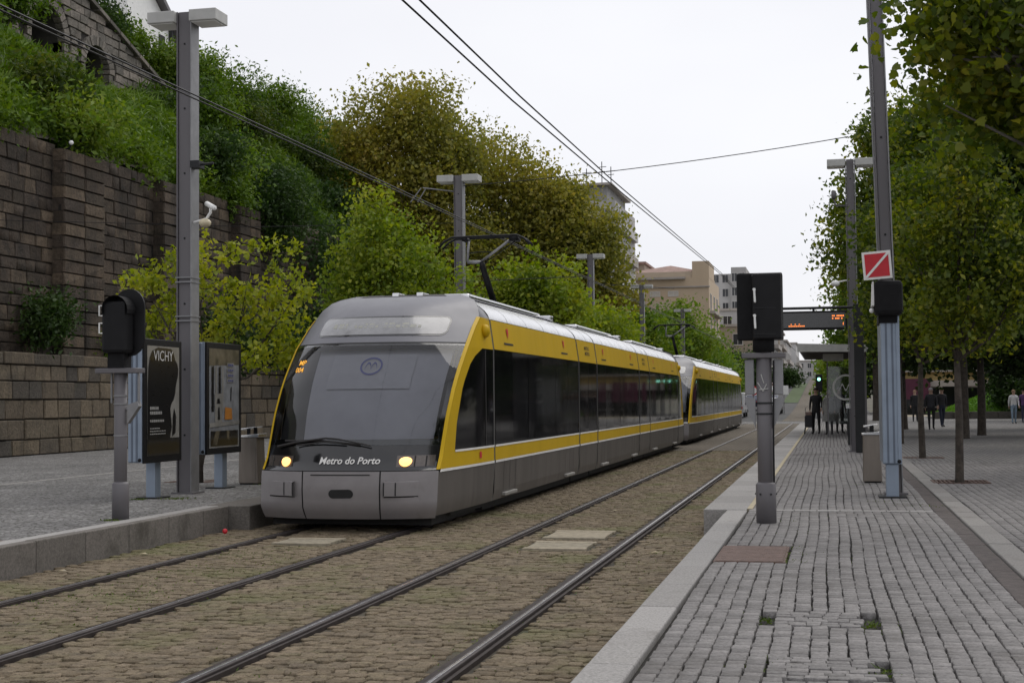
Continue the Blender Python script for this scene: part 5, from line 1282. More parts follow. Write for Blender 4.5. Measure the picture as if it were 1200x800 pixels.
# ------------------------------------------------------------------ advertising panels
PB = [plain('poster_pale', (.23, .225, .21), .35, spread=.25, scale=3, coat=.5), plain('poster_black', (.010, .010, .011), .3, coat=.5), plain('poster_lettering', (.55, .55, .54), .4),
      plain('poster_blue', (.08, .09, .20), .4), plain('poster_orange', (.42, .17, .03), .4), plain('poster_grey', (.20, .21, .225), .4, spread=.3, scale=5, coat=.5), plain('poster_brown', (.10, .085, .055), .4, spread=.5, scale=6), plain('poster_dim_letter', (.30, .30, .29), .4)]
def ad_panel(label, x0, x1, y0, y1, z0, z1, legy, face=1, body='alu_blue'):
    """panel lying along the track; face=+1: poster towards +x"""
    t = thing('advertising_panel', label, 'advert panel', ((x0 + x1) / 2, (y0 + y1) / 2, .3))
    m = MB(); m.box(x0, x1, y0, y1, z0, z1); m.build('case', M[body], t, bevel=.02)
    for k in (.3, .62):
        xx = lerp(x0, x1, k); m = MB(); m.box(xx - .014, xx + .014, y0 - .006, y0 + .01, z0 + .01, z1 - .01); m.build('side_groove', M['alu_blue_dark'], t)
    m = MB(); m.box(lerp(x0, x1, .82), x1 + .004, y0 - .02, y0 + .005, z0, z1); m.build('edge_profile', M['alu_blue'], t, bevel=.008)
    m = MB(); m.ball((x1 - .03, y0 - .02, z0 + .04), .028, 8, 6); m.build('lock', M['black'], t)
    m = MB(); m.box(x0 + .04, x1 - .04, legy - .09, legy + .09, .3, z0); m.build('leg', M['alu_blue'], t, bevel=.01)
    m = MB(); m.box(x0 - .06, x1 + .06, legy - .2, legy + .2, .29, .32); m.build('foot_plate', M['dark_post'], t)
    if face:
        xf = x1 if face > 0 else x0; s_ = face
        m = MB(); xs = sorted((xf, xf + s_ * .03)); m.box(xs[0], xs[1], y0 + .0, y1 + .02, z0 - .01, z1 + .005); f = m.build('poster_frame', M['black'], t, bevel=.006)
    m = MB(); m.box(x0 + .05, x1 - .05, y0 + .2, y1 - .2, z1, z1 + .015); m.build('cap', M['alu_blue_dark'], t)
    return t
t = ad_panel('left of two advertising panels, dark poster headed VICHY, by the left signal', -9.86, -9.63, 18.58, 19.76, .84, 2.62, 19.15)
xf = -9.598
def pq(y, z, k=0): return (xf + k * .0025, y, z)
def flat(pts, mat_, k, par, name): m = MB(); m.add([pq(y, z, k) for y, z in pts], [tuple(range(len(pts)))]); return m.build(name, mat_, par)
ps = flat([(18.67, .93), (19.69, .93), (19.69, 2.53), (18.67, 2.53)], PB[0], 0, t, 'poster')
flat([(18.67, .93), (19.69, .93), (19.69, 1.18), (18.67, 1.18)], PB[1], 1, ps, 'poster_foot')
flat([(18.675, 1.18), (19.38, 1.18), (19.44, 1.34), (19.41, 1.5), (19.39, 1.62), (19.44, 1.70), (19.50, 1.74), (19.55, 1.84), (19.565, 1.93), (19.60, 2.02), (19.64, 2.10), (19.65, 2.2), (19.62, 2.28), (19.55, 2.34), (19.50, 2.44), (19.42, 2.50), (19.0, 2.51), (18.82, 2.46), (18.74, 2.36), (18.70, 2.2), (18.675, 1.9)], PB[1], 2, ps, 'silhouette')
flat([(19.46, 1.20), (19.56, 1.25), (19.58, 1.5), (19.52, 1.62), (19.48, 1.5)], PB[1], 2, ps, 'silhouette_arm')
m = MB(); add_text(m, T_VICHY, lambda y, z: pq(19.16 + y, 2.39 + z, 4), w=.62, h=.15); m.build('lettering', PB[2], ps)
m = MB(); r_ = random.Random(2)
for z, n, hh in ((1.60, 5, .045), (1.53, 7, .045), (1.42, 8, .035)):
    yy = 18.74
    for _ in range(n): w_ = r_.uniform(.03, .05); m.add([pq(yy, z, 4), pq(yy + w_, z, 4), pq(yy + w_, z + hh, 4), pq(yy, z + hh, 4)], [(0, 1, 2, 3)]); yy += w_ + .014
for z, n in ((1.32, 6), (1.28, 9), (1.24, 8)):
    yy = 18.74
    for _ in range(n): w_ = r_.uniform(.03, .06); m.add([pq(yy, z, 4), pq(yy + w_, z, 4), pq(yy + w_, z + .015, 4), pq(yy, z + .015, 4)], [(0, 1, 2, 3)]); yy += w_ + .012
m.build('small_print', PB[7], ps)
t = ad_panel('right of two advertising panels, pale poster with blue labels, beside the litter bin', -9.86, -9.63, 20.66, 21.98, .88, 2.65, 21.5)
ps = flat([(20.75, .97), (21.90, .97), (21.90, 2.56), (20.75, 2.56)], PB[5], 0, t, 'poster')
flat([(20.75, 2.28), (21.90, 2.32), (21.90, 2.56), (20.75, 2.56)], PB[6], 1, ps, 'poster_sky')
for a, b in ((20.83, .09), (20.97, .07), (21.10, .08), (21.23, .05)): flat([(a, 1.55), (a + b, 1.55), (a + b, 2.28), (a, 2.26)], PB[1] if b > .07 else PB[0], 2, ps, 'stripe')
flat([(20.95, 1.38), (21.22, 1.38), (21.22, 1.84), (20.95, 1.84)], PB[0], 3, ps, 'card')
flat([(21.05, 1.42), (21.14, 1.42), (21.12, 1.62), (21.07, 1.62)], PB[1], 4, ps, 'card_figure')
flat([(21.02, 1.68), (21.15, 1.68), (21.12, 1.76), (21.04, 1.76)], PB[1], 4, ps, 'card_figure')
for k in range(4):
    z = 2.02 + k * .085; flat([(21.42, z), (21.68, z), (21.68, z + .065), (21.42, z + .065)], PB[0], 3, ps, 'label_card')
    for q in range(3): flat([(21.45 + q * .075, z + .012), (21.51 + q * .075, z + .012), (21.51 + q * .075, z + .05), (21.45 + q * .075, z + .05)], PB[3], 4, ps, 'label_mark')
flat([(21.55, 1.72), (21.58, 1.72), (21.60, 1.95), (21.57, 1.95)], PB[1], 3, ps, 'arrow_stroke')
flat([(21.32, 1.42), (21.62, 1.42), (21.60, 1.60), (21.34, 1.62)], PB[4], 3, ps, 'orange_box')
flat([(20.75, 1.30), (21.90, 1.34), (21.90, 1.40), (20.75, 1.37)], PB[0], 3, ps, 'shelf_line')
flat([(20.8, 1.0), (21.85, 1.0), (21.85, 1.24), (20.8, 1.24)], PB[1], 2, ps, 'poster_foot')
flat([(20.85, 1.02), (21.02, 1.02), (21.15, 1.24), (20.98, 1.24)], PB[6], 3, ps, 'reflection_print')
flat([(21.40, 1.10), (21.5, 1.10), (21.5, 1.24), (21.40, 1.24)], PB[6], 3, ps, 'reflection_print')
ad_panel('blue grey ribbed advertising panel seen end on beside the leaning pole', .70, .95, 20.05, 21.2, .76, 2.80, 20.2, 0)

# ------------------------------------------------------------------ litter bins
def litter_bin(label, x, y, z0, h, w):
    t = thing('litter_bin', label, 'litter bin', (x, y, z0), 'steel litter bins')
    m = MB(); m.prism([(x - w / 2, z0 + .02), (x + w / 2, z0 + .02), (x + w / 2 - .03, z0 + h - .18), (x - w / 2 + .01, z0 + h - .18)], 1, y - .17, y + .17); m.build('body', M['bin_metal'], t, bevel=.01)
    m = MB(); m.box(x - .02, x + w / 2 - .05, y - .176, y - .168, z0 + .08, z0 + h - .3); m.build('door_panel', M['bin_metal'], t)
    m = MB(); m.prism([(x - w / 2 - .01, z0 + h - .18), (x + w / 2 + .01, z0 + h - .18), (x + w / 2 + .01, z0 + h - .12), (x - w / 2 - .01, z0 + h - .15)], 1, y - .19, y + .19); m.build('rim', M['bin_top'], t, bevel=.006)
    m = MB(); m.prism([(x - w / 2 + .02, z0 + h - .06), (x + w / 2 - .06, z0 + h - .01), (x + w / 2 - .06, z0 + h), (x - w / 2 + .02, z0 + h - .03)], 1, y - .17, y + .17); m.build('lid', M['bin_top'], t, bevel=.006)
    for s_ in (-1, 1): m = MB(); m.box(x - .03, x + .03, y + s_ * .15 - .01, y + s_ * .15 + .01, z0 + h - .16, z0 + h - .03); m.build('lid_post', M['black'], t)
    m = MB(); m.box(x - w / 2 + .02, x + w / 2 - .02, y - .15, y + .15, z0, z0 + .03); m.build('plinth', M['black'], t)
litter_bin('steel litter bin on the left pavement between panel and tram', -9.66, 22.6, .3, .98, .36)
litter_bin('steel litter bin on the right platform behind the blue panel', .66, 23.7, .3, .95, .30)

# tree grates
def grate(label, x0, x1, y0, y1):
    t = thing('tree_grate', label, 'tree grate', ((x0 + x1) / 2, (y0 + y1) / 2, .3), 'iron grates round the young trees')
    m = MB(); m.box(x0 + .03, x1 - .03, y0 + .03, y1 - .03, .25, .27); m.build('soil', M['joint'], t)
    for a in ((x0, x1, y0, y0 + .04), (x0, x1, y1 - .04, y1), (x0, x0 + .04, y0 + .04, y1 - .04), (x1 - .04, x1, y0 + .04, y1 - .04)): m = MB(); m.box(*a, .26, .309); m.build('frame_bar', M['rust'], t)
    n = 12
    for k in range(n):
        xx = lerp(x0 + .08, x1 - .08, k / (n - 1))
        if abs(xx - (x0 + x1) / 2) > .12: m = MB(); m.box(xx - .014, xx + .014, y0 + .04, y1 - .04, .27, .305); m.build('bar', M['rust'], t)
grate('iron tree grate round the nearer plaza tree', 1.60, 2.48, 23.5, 24.3)
grate('iron tree grate round the farther plaza tree', 1.60, 2.48, 32.8, 33.6)
grate('iron tree grate round the young tree on the left pavement', -11.45, -10.6, 22.9, 23.7)
t = thing('tree_stake', 'curved dark stake beside the young tree behind the right advertising panel', 'stake', (-10.75, 22.9, .3))
m = MB(); m.tube([(-10.75, 22.9, .3), (-10.76, 22.9, .9), (-10.7, 22.9, 1.3)], [.05, .045, .04], 8); m.build('post', M['bark'], t, True)

# ------------------------------------------------------------------ departure display on its black post
t = thing('departure_display', 'black departure display with orange digits hanging from an arm by the black post', 'display', (.70, 36.2, .3))
m = MB(); m.box(.62, .86, 36.1, 36.34, .3, 4.0); m.build('post', M['dark_post'], t, bevel=.01)
m = MB(); m.tube([(-1.4, 36.2, 3.93), (.75, 36.2, 3.93)], .035, 8); m.build('arm', M['dark_post'], t)
for xx in (-1.2, -.35, .3): m = MB(); m.tube([(xx, 36.2, 3.92), (xx, 36.2, 3.82)], .03, 6); m.build('hanger', M['dark_post'], t)
m = MB(); m.box(-1.3, .47, 36.08, 36.34, 3.38, 3.85); b_ = m.build('case', M['black'], t, bevel=.015)
m = MB(); m.box(-1.25, .42, 36.07, 36.082, 3.43, 3.80); m.build('screen', plain('display_screen', (.02, .02, .022), .15, coat=.5), b_)
LED = emit_mat('orange_display_digits', (1.0, .26, .05), 1.6)
m = MB(); r_ = random.Random(8)
def dash(x0, x1, z0, z1): m.box(x0, x1, 36.062, 36.068, z0, z1)
for z, pat in ((3.70, '11011111'), (3.635, '10111010'), ):
    for k, c_ in enumerate(pat):
        if c_ == '1': dash(.10 + k * .037, .10 + k * .037 + .03, z, z + .035)
for k in range(9): dash(-.97 + k * .045, -.97 + k * .045 + .036, 3.46, 3.487)
for k in (1, 3, 5): dash(-.97 + k * .05, -.97 + k * .05 + .03, 3.51, 3.53)
m.build('led_rows', LED, b_)
m = MB(); add_text(m, T_ONE, lambda x, z: (.37 + x, 36.064, 3.53 + z), h=.09); m.build('led_digit', LED, b_)
t = thing('station_camera', 'white camera on a short arm above the departure display', 'camera', (.2, 36.8, 4.6))
m = MB(); m.tube([(.55, 36.8, 4.66), (.25, 36.8, 4.62)], .02, 6); m.ball((.2, 36.78, 4.58), (.11, .09, .08), 10, 7); m.build('housing', M['white'], t, True)
t = thing('lamp_bracket', 'curved grey bracket under the lamp head of the far right pole', 'bracket', (.5, 36.8, 6.6))
m = MB(); m.tube([(.55, 36.8, 6.55), (.25, 36.8, 6.58), (.2, 36.8, 6.75)], .025, 6); m.tube([(.2, 36.8, 6.75), (.2, 36.8, 6.95)], .06, 8); m.build('arm', M['pole'], t, True)

# ------------------------------------------------------------------ shelter
t = thing('tram_shelter', 'tram shelter with flat roof, glass screen with round emblem and bench on the platform', 'shelter', (.4, 54, .3))
SG = glass_mat('shelter_glass', (.62, .65, .65))
m = MB(); m.prism([(-1.05, 3.26), (1.35, 3.22), (1.35, 3.46), (-1.05, 3.54)], 1, 49.5, 49.75); m.build('roof_edge', M['lamp_box'], t)
m = MB(); m.prism([(-1.05, 3.40), (1.35, 3.36), (1.35, 3.46), (-1.05, 3.53)], 1, 49.75, 62); m.build('roof', M['lamp_box'], t)
for k in range(8): m = MB(); m.box(-1.0, 1.3, 50 + k * 1.5, 50.06 + k * 1.5, 3.26, 3.38); m.build('roof_rib', M['pole'], t)
m = MB(); m.box(-.2, .5, 50.6, 52.2, 2.98, 3.2); m.build('light_box', M['lamp_box'], t)
for yy in (50.2, 54, 58, 61.5): m = MB(); m.box(1.1, 1.26, yy - .08, yy + .08, .3, 3.3); m.build('column', M['pole'], t)
m = MB(); m.box(.80, 1.08, 50.2, 50.4, .3, 3.3); m.build('side_column', M['dark_post'], t)
m = MB(); m.box(1.09, 1.11, 50.4, 61.5, .5, 3.1); m.build('back_panel', plain('shelter_back', (.03, .03, .032), .25, coat=.3), t)
m = MB(); m.box(-.05, 1.08, 50.28, 50.30, .75, 2.75); g_ = m.build('glass_screen', SG, t)
m = MB(); n = 32
for rr_, w_ in ((.42, .035),):
    q = [[(.56 + (rr_ + e) * math.cos(2 * math.pi * k / n), 50.27, 2.02 + (rr_ + e) * math.sin(2 * math.pi * k / n)) for k in range(n)] for e in (-w_, w_)]
    m.add(q[0] + q[1], [(k, (k + 1) % n, n + (k + 1) % n, n + k) for k in range(n)])
for k in range(24):
    f_ = lambda s_: (.56 - .24 + .48 * s_, 2.02 + .10 * math.cos(s_ * math.pi * 4 + math.pi)); a, b = f_(k / 24), f_((k + 1) / 24)
    m.add([(a[0], 50.27, a[1] - .03), (b[0], 50.27, b[1] - .03), (b[0], 50.27, b[1] + .03), (a[0], 50.27, a[1] + .03)], [(0, 1, 2, 3)])
m.build('round_emblem', M['lamp_box'], g_)
m = MB(); m.box(-.08, -.03, 50.25, 50.33, .3, 2.9); m.build('screen_post', M['pole'], t)
m = MB(); m.box(.35, 1.05, 50.7, 53.5, .74, .80); m.build('bench_seat', M['pole_light'], t, bevel=.01)
for yy in (51, 53.2): m = MB(); m.box(.6, .85, yy - .05, yy + .05, .3, .74); m.build('bench_leg', M['pole'], t)
t = thing('ticket_machine', 'grey ticket validator with a shiny top beside the black post', 'ticket machine', (.62, 42, .3))
m = MB(); m.box(.5, .78, 41.9, 42.15, .3, 1.35); m.build('body', M['dark_post'], t, bevel=.02)
m = MB(); m.prism([(41.85, 1.36), (42.2, 1.42), (42.2, 1.5), (41.85, 1.44)], 0, .46, .82); m.build('top', M['bin_top'], t)

# ------------------------------------------------------------------ overhead wires
def wire(label, pts, r, cat='wire', group=None, name='overhead_wire'):
    m = MB(); m.tube(pts, r, 5); o = m.single(name, M['black'], label, cat, pts[0], group)
def sag(y0, y1, x0, x1, z0, z1, d, n=12): return [(lerp(x0, x1, k / n), lerp(y0, y1, k / n), lerp(z0, z1, k / n) - d * 4 * (k / n) * (1 - k / n)) for k in range(n + 1)]
wire('lower overhead wire over the left track, touching the pantograph', [(-6.2, -6, 4.70), (-6.2, 10, 4.74), (-6.2, 20, 4.80), (-6.2, 26, 4.83), (-6.2, 60, 4.95), (-6.2, 100, 5.1)], .009)
wire('upper overhead wire over the left track', [(-6.2, -6, 4.735), (-6.2, 10, 4.778), (-6.2, 20, 4.84), (-6.2, 60, 5.0), (-6.2, 100, 5.15)], .009)
wire('left one of the twin overhead wires over the empty right track', [(-3.15, -6, 4.70), (-3.12, 14, 4.76), (-3.1, 20, 4.86), (-3.1, 42, 5.37), (-3.1, 96, 5.6), (-3.1, 140, 6.2)], .009)
wire('right one of the twin overhead wires over the empty right track', [(-3.03, -6, 4.74), (-3.04, 14, 4.80), (-3.06, 20, 4.9), (-3.07, 42, 5.4), (-3.07, 96, 5.63), (-3.07, 140, 6.2)], .009)
wire('thin span wire crossing the street between the second left pole and the right pole', sag(36.8, 36.9, -9.7, .6, 7.5, 8.35, .12), .012)
wire('thin sagging feeder wire left of the second lamp pole', [(-9.7, 36.8, 6.5), (-14, 33, 6.1), (-22.4, 31, 6.4)], .008)
for k, zz in enumerate((6.55, 4.9)):
    wire(['pull off wire from the third lamp pole over the trams', 'pull off wire from the second lamp pole to the left track'][k], [(-9.6, 58.4 if k == 0 else 36.8, zz), (-6.2, 58.4 if k == 0 else 36.8, zz - .3 if k == 0 else 4.95)], .01)

# ------------------------------------------------------------------ buildings
BM = dict(beige=plain('beige_render', (.48, .38, .27), .9, spread=.06, scale=.3, dirt=((.33, .27, .2), .4, .62), streak=True), beige2=plain('beige_trim', (.45, .37, .28), .9, spread=.06, scale=.5),
          pale=plain('pale_concrete_facade', (.38, .37, .36), .9, spread=.1, scale=.3, streak=True), white=plain('white_facade', (.50, .49, .48), .9, spread=.08, scale=.3, streak=True), tile=plain('red_roof_tiles', (.27, .18, .15), .9, spread=.25, scale=2),
          pink=plain('reddish_brick_facade', (.27, .19, .175), .9, spread=.15, scale=.5), glass=plain('dark_window_pane', (.03, .032, .036), .1, spread=.3, scale=.5), frame=plain('window_frame_paint', (.5, .49, .47), .6), shut=plain('pale_shutter', (.48, .45, .40), .8),
          grey=plain('grey_facade', (.25, .245, .24), .9, spread=.1, scale=.4), tan=plain('tan_facade', (.33, .28, .22), .9, spread=.1, scale=.4), cream=plain('yellow_render', (.42, .31, .13), .9, spread=.1, scale=.6), mag=plain('magenta_awning', (.06, .006, .022), .8, spread=.15, scale=2), slab=plain('balcony_concrete', (.36, .33, .30), .9, spread=.1, scale=1))
def win_front(b, x, y, z, w, h, mat='glass', fr='frame'):
    """window in a wall facing -y: frame proud, pane recessed"""
    f = MB()
    for a in ((x - w / 2 - .08, x - w / 2, z, z + h), (x + w / 2, x + w / 2 + .08, z, z + h), (x - .03, x + .03, z, z + h)): f.box(a[0], a[1], y - .06, y + .05, a[2], a[3])
    f.box(x - w / 2 - .08, x + w / 2 + .08, y - .07, y + .05, z - .1, z); f.box(x - w / 2 - .08, x + w / 2 + .08, y - .07, y + .05, z + h, z + h + .1)
    o = f.build('window', BM[fr], b); p = MB(); p.box(x - w / 2, x + w / 2, y - .02, y + .04, z, z + h); p.build('pane', BM[mat], o)
def win_side(b, x, y, z, w, h, mat='glass', fr='frame'):
    f = MB()
    for a in ((y - w / 2 - .08, y - w / 2), (y + w / 2, y + w / 2 + .08), (y - .03, y + .03)): f.box(x - .05, x + .06, a[0], a[1], z, z + h)
    f.box(x - .05, x + .07, y - w / 2 - .08, y + w / 2 + .08, z - .1, z); f.box(x - .05, x + .07, y - w / 2 - .08, y + w / 2 + .08, z + h, z + h + .1)
    o = f.build('window', BM[fr], b); p = MB(); p.box(x - .04, x + .02, y - w / 2, y + w / 2, z, z + h); p.build('pane', BM[mat], o)
# beige house with red roof
b = thing('apartment_building', 'beige apartment building with a low red tiled roof beyond the trees', 'building', (-17.7, 177, gz(175)))
MB().box(-23.6, -12.4, 170, 186, 0, 16.2).build('wall', BM['beige'], b)
m = MB(); m.add([(-23.0, 170.6, 17.0), (-13.2, 170.6, 17.0), (-13.2, 185, 17.0), (-23.0, 185, 17.0), (-17.6, 176, 18.3), (-17.6, 181, 18.3)], [(0, 1, 4), (1, 2, 5, 4), (2, 3, 5), (3, 0, 4, 5), (0, 3, 2, 1)]); m.build('roof', BM['tile'], b)
MB().box(-23.4, -12.9, 170.3, 185.6, 16.2, 17.0).build('parapet', BM['beige2'], b)
MB().box(-14.4, -12.38, 170.1, 178, 16.2, 18.2).build('stair_tower', BM['beige'], b)
MB().box(-23.7, -15.2, 169.3, 170.4, 16.05, 16.3).build('cornice', BM['slab'], b)
MB().box(-23.7, -12.3, 169.8, 170.4, 15.05, 15.2).build('cornice', BM['slab'], b)
MB().box(-23.7, -15.6, 168.9, 170, 12.05, 13.35).build('bay_parapet', BM['beige2'], b); MB().box(-23.8, -15.3, 168.7, 170, 11.85, 12.05).build('cornice', BM['slab'], b)
MB().box(-15.6, -14.3, 169.4, 170, 9.0, 12.1).build('corner_bay', BM['beige2'], b)
for z in (8.6, 5.6): MB().box(-15.9, -14.0, 168.8, 170, z - .5, z + .35).build('balcony', BM['slab'], b)
for x in (-18.9, -16.7): win_front(b, x, 170, 14.1, 1.1, .45, 'shut')
for z in (9.7, 6.4, 3.2):
    for x, mt in ((-22.6, 'glass'), (-20.5, 'glass'), (-17.9, 'shut')): win_front(b, x, 170, z - .3, 1.35, 1.15, mt)
for z in (10.3, 7.0, 3.8, 13.2):
    for y in (172.5, 177.5, 182): win_side(b, -12.4, y, z - .9, 1.5, 2.0)
    MB().box(-12.4, -11.75, 171, 184, z - 1.3, z - .95).build('balcony', BM['slab'], b)
b.location.x -= 1.5
t2 = thing('apartment_building', 'small flat topped block between the pale tower and the red roofed building', 'building', (-24, 182, 0)); MB().box(-27, -22.4, 176, 190, 0, 18.6).build('wall', BM['tan'], t2); MB().box(-27.2, -22.2, 175.7, 190.2, 18.6, 18.9).build('roof', BM['tile'], t2); win_front(t2, -24.2, 176, 15.6, 1.2, 1.4)
# pale tower behind the plane trees
b = thing('apartment_tower', 'tall pale apartment tower with balconies and roof antennas behind the plane trees', 'building', (-26, 157, 0))
MB().box(-34, -21.2, 150, 166, 0, 23.1).build('wall', BM['pale'], b); MB().box(-33, -22.2, 151, 165, 23.1, 24.9).build('penthouse', BM['grey'], b)
MB().box(-33.6, -21.6, 150.4, 165.5, 24.9, 25.15).build('roof', BM['slab'], b)
for k in range(7):
    z = 2.2 + k * 3.0
    MB().box(-21.2, -20.7, 150.6, 165, z - .15, z + .9).build('balcony', BM['slab'] if k % 2 else BM['white'], b)
    for y in (152.2, 156, 160): win_side(b, -21.2, y, z + .95, 1.8, 1.55)
    for x in (-22.3, -24.8, -27.3): win_front(b, x, 150, z + .5, 1.2, 1.6)
for x, h in ((-24.6, 1.9), (-22.9, 2.6), (-21.9, 2.0)):
    m = MB(); m.tube([(x, 152, 25.1), (x, 152, 25.1 + h)], .05, 5); m.tube([(x - .5, 152, 25 + h * .8), (x + .5, 152, 25.05 + h * .8)], .04, 5); m.tube([(x - .35, 152, 25 + h * .6), (x + .35, 152, 25.05 + h * .6)], .04, 5); m.build('antenna', M['dark_post'], b)
b.location.x -= 1.0
# towers beside the black signal
b = thing('apartment_tower', 'white high rise with rows of dark windows left of the black signal', 'building', (-18.5, 262, gz(262)))
z0 = gz(262)
MB().box(-24, -17.2, 262, 276, z0, 24.6).build('wall', BM['white'], b); MB().box(-17.2, -14.5, 260, 276, z0, 25.6).build('wall', BM['pale'], b)
for z in np.arange(10, 23.6, 2.6):
    for x in (-21.8, -20.1, -18.4): win_front(b, x, 262, z, 1.0, 1.4)
    for x in (-16.6, -15.2): win_front(b, x, 260, z, .9, 1.5)
b = thing('brick_building', 'reddish brown building below the white high rise', 'building', (-15.5, 230, gz(230)))
MB().box(-20.5, -13.2, 230, 244, gz(230), 14.6).build('wall', BM['pink'], b)
m = MB(); m.add([(-20.7, 229.8, 14.6), (-13, 229.8, 14.6), (-13, 244, 14.6), (-20.7, 244, 14.6), (-17, 229.9, 16.2), (-17, 244, 16.2)], [(0, 1, 4), (1, 2, 5, 4), (2, 3, 5), (3, 0, 4, 5)]); m.build('roof', BM['grey'], b)
for k in range(5): MB().box(-19.9 + k * 1.5, -19.7 + k * 1.5, 229.85, 230, gz(230) + 1, 14.3).build('pilaster', BM['grey'], b)
for z in (6.5, 9.3, 12):
    for k in range(4): win_front(b, -19.1 + k * 1.5, 230, z, .7, 1.3)
# row of flats up the avenue on the left
for i, (y0, y1, h, mt, xf_) in enumerate([(190, 206, 9.0, 'tan', -9.8), (207, 226, 11.5, 'pale', -9.3), (232, 250, 9.6, 'grey', -8.6), (256, 280, 9.0, 'tan', -8.5), (284, 318, 7.4, 'pale', -8.2), (325, 360, 8.0, 'white', -7.2)]):
    z0 = gz(y0); b = thing('street_building', ['tan', 'pale tall', 'grey', 'brown', 'pale low', 'white'][i] + [' block of flats nearest in the row on the left of the avenue', ' block of flats second in the row on the left of the avenue', ' block of flats third in the row on the left of the avenue', ' block of flats fourth in the row on the left of the avenue', ' block of flats fifth in the row on the left of the avenue', ' block of flats last in the row on the left of the avenue'][i], 'building', (xf_ - 4, y0, z0), 'flats along the avenue')
    MB().box(xf_ - 9, xf_, y0, y1, z0 - 1, z0 + h).build('wall', BM[mt], b); MB().box(xf_ - 9.2, xf_ + .3, y0 - .2, y1 + .2, z0 + h, z0 + h + .35).build('roof', BM['slab'], b)
    for z in np.arange(z0 + 1.2, z0 + h - 1.4, 2.7):
        for y in np.arange(y0 + 2, y1 - 1, 3.4): win_side(b, xf_, y, z, 1.5, 1.5)
        MB().box(xf_, xf_ + .7, y0 + .8, y1 - .8, z - .75, z - .1).build('balcony', BM['slab'], b)
        for x in (xf_ - 2, xf_ - 5): win_front(b, x, y0, z, 1.2, 1.4)
# distant buildings closing the avenue, and on the right
for i, (x0, x1, y0, h, mt) in enumerate([(-13, 3, 480, 6.0, 'pale'), (3.5, 16, 430, 9, 'tan')]):
    z0 = gz(y0); b = thing('street_building', ['pale low building closing the end of the avenue', 'tan building at the end of the avenue behind the shelter'][i], 'building', ((x0 + x1) / 2, y0, z0))
    MB().box(x0, x1, y0, y0 + 14, z0 - 1, z0 + h).build('wall', BM[mt], b); MB().box(x0 - .2, x1 + .2, y0 - .2, y0 + 14.2, z0 + h, z0 + h + .4).build('roof', BM['slab'], b)
    for z in np.arange(z0 + 1, z0 + h - 1.5, 2.8):
        for x in np.arange(x0 + 1.5, x1 - 1, 2.6): win_front(b, x, y0, z, 1.2, 1.5)
# low cafe building on the plaza
b = thing('cafe_building', 'low yellow building with magenta awning and white columns across the plaza', 'building', (11, 112, .3))
MB().box(4.5, 24, 112, 122, .2, 2.65).build('back_wall', BM['glass'], b); MB().box(4.3, 24.2, 110.6, 122.2, 2.85, 3.5).build('fascia', BM['cream'], b); MB().box(4.2, 24.3, 110.3, 122.3, 2.4, 2.86).build('eaves', BM['slab'], b); MB().box(4.0, 24.4, 110.2, 122.4, 3.5, 3.62).build('roof', BM['slab'], b)
m = MB(); m.prism([(109.6, 1.45), (110.28, 1.45), (110.28, 3.0), (110.1, 3.0)], 0, 4.6, 7.4); m.build('awning', BM['mag'], b)
for x in (8.2, 9.9, 12.3, 14.6, 17): m = MB(); m.box(x - .11, x + .11, 110.7, 110.95, .3, 2.5); m.build('column', M['white'], b)
for x in (7.4, 11): win_front(b, x, 111.95, .9, 1.6, 1.4)
MB().box(4, 26, 100, 110.2, .28, .301).build('cafe_terrace', M['concrete'])['kind'] = 'structure'
# grass mound behind a low wall
t = thing('low_wall', 'low stone wall edging the green lawn on the plaza', 'wall', (11, 89, .3)); x = 6.2
r_ = random.Random(6)
while x < 15: w_ = r_.uniform(.7, 1.2); MB().box(x, x + w_ - .02, 89, 89.4, .28, .72 + r_.uniform(-.02, .02)).build('stone', M['kerb_dark'], t, bevel=.02); x += w_
m = MB(); m.grid(lambda x, y: (x, y, .6 + max(0, min(1, (x - 6.8) / 3)) * max(0, min(1, (y - 89.3) / 4)) * 1.15), frange(6.2, 15, 16), frange(89.35, 98, 8)); tag(m.build('lawn', M['grass'] if False else plain('lawn_soil', (.09, .2, .02), .95, spread=.3, scale=3), smooth=True), kind='structure')
xx = RNG.uniform(6.3, 10.6, 7000); yy = RNG.uniform(89.4, 97, 7000); zz = .6 + np.clip((xx - 6.8) / 3, 0, 1) * np.clip((yy - 89.3) / 4, 0, 1) * 1.15
leaf_cloud('lawn_grass', np.stack([xx, yy, zz + .04], 1), .14, M['grass'], None, 'stuff', .2, aspect=.5)

for i, x in enumerate((11.0, 13.0, 15.2)): shrub('dark hedge shrub right of the lawn on the plaza, ' + ORD[i] + ' from the left', x, 90.6, .4, 1.5, 2.8, 3600, .24, M['leaf_dark'], 'hedge shrubs by the lawn')

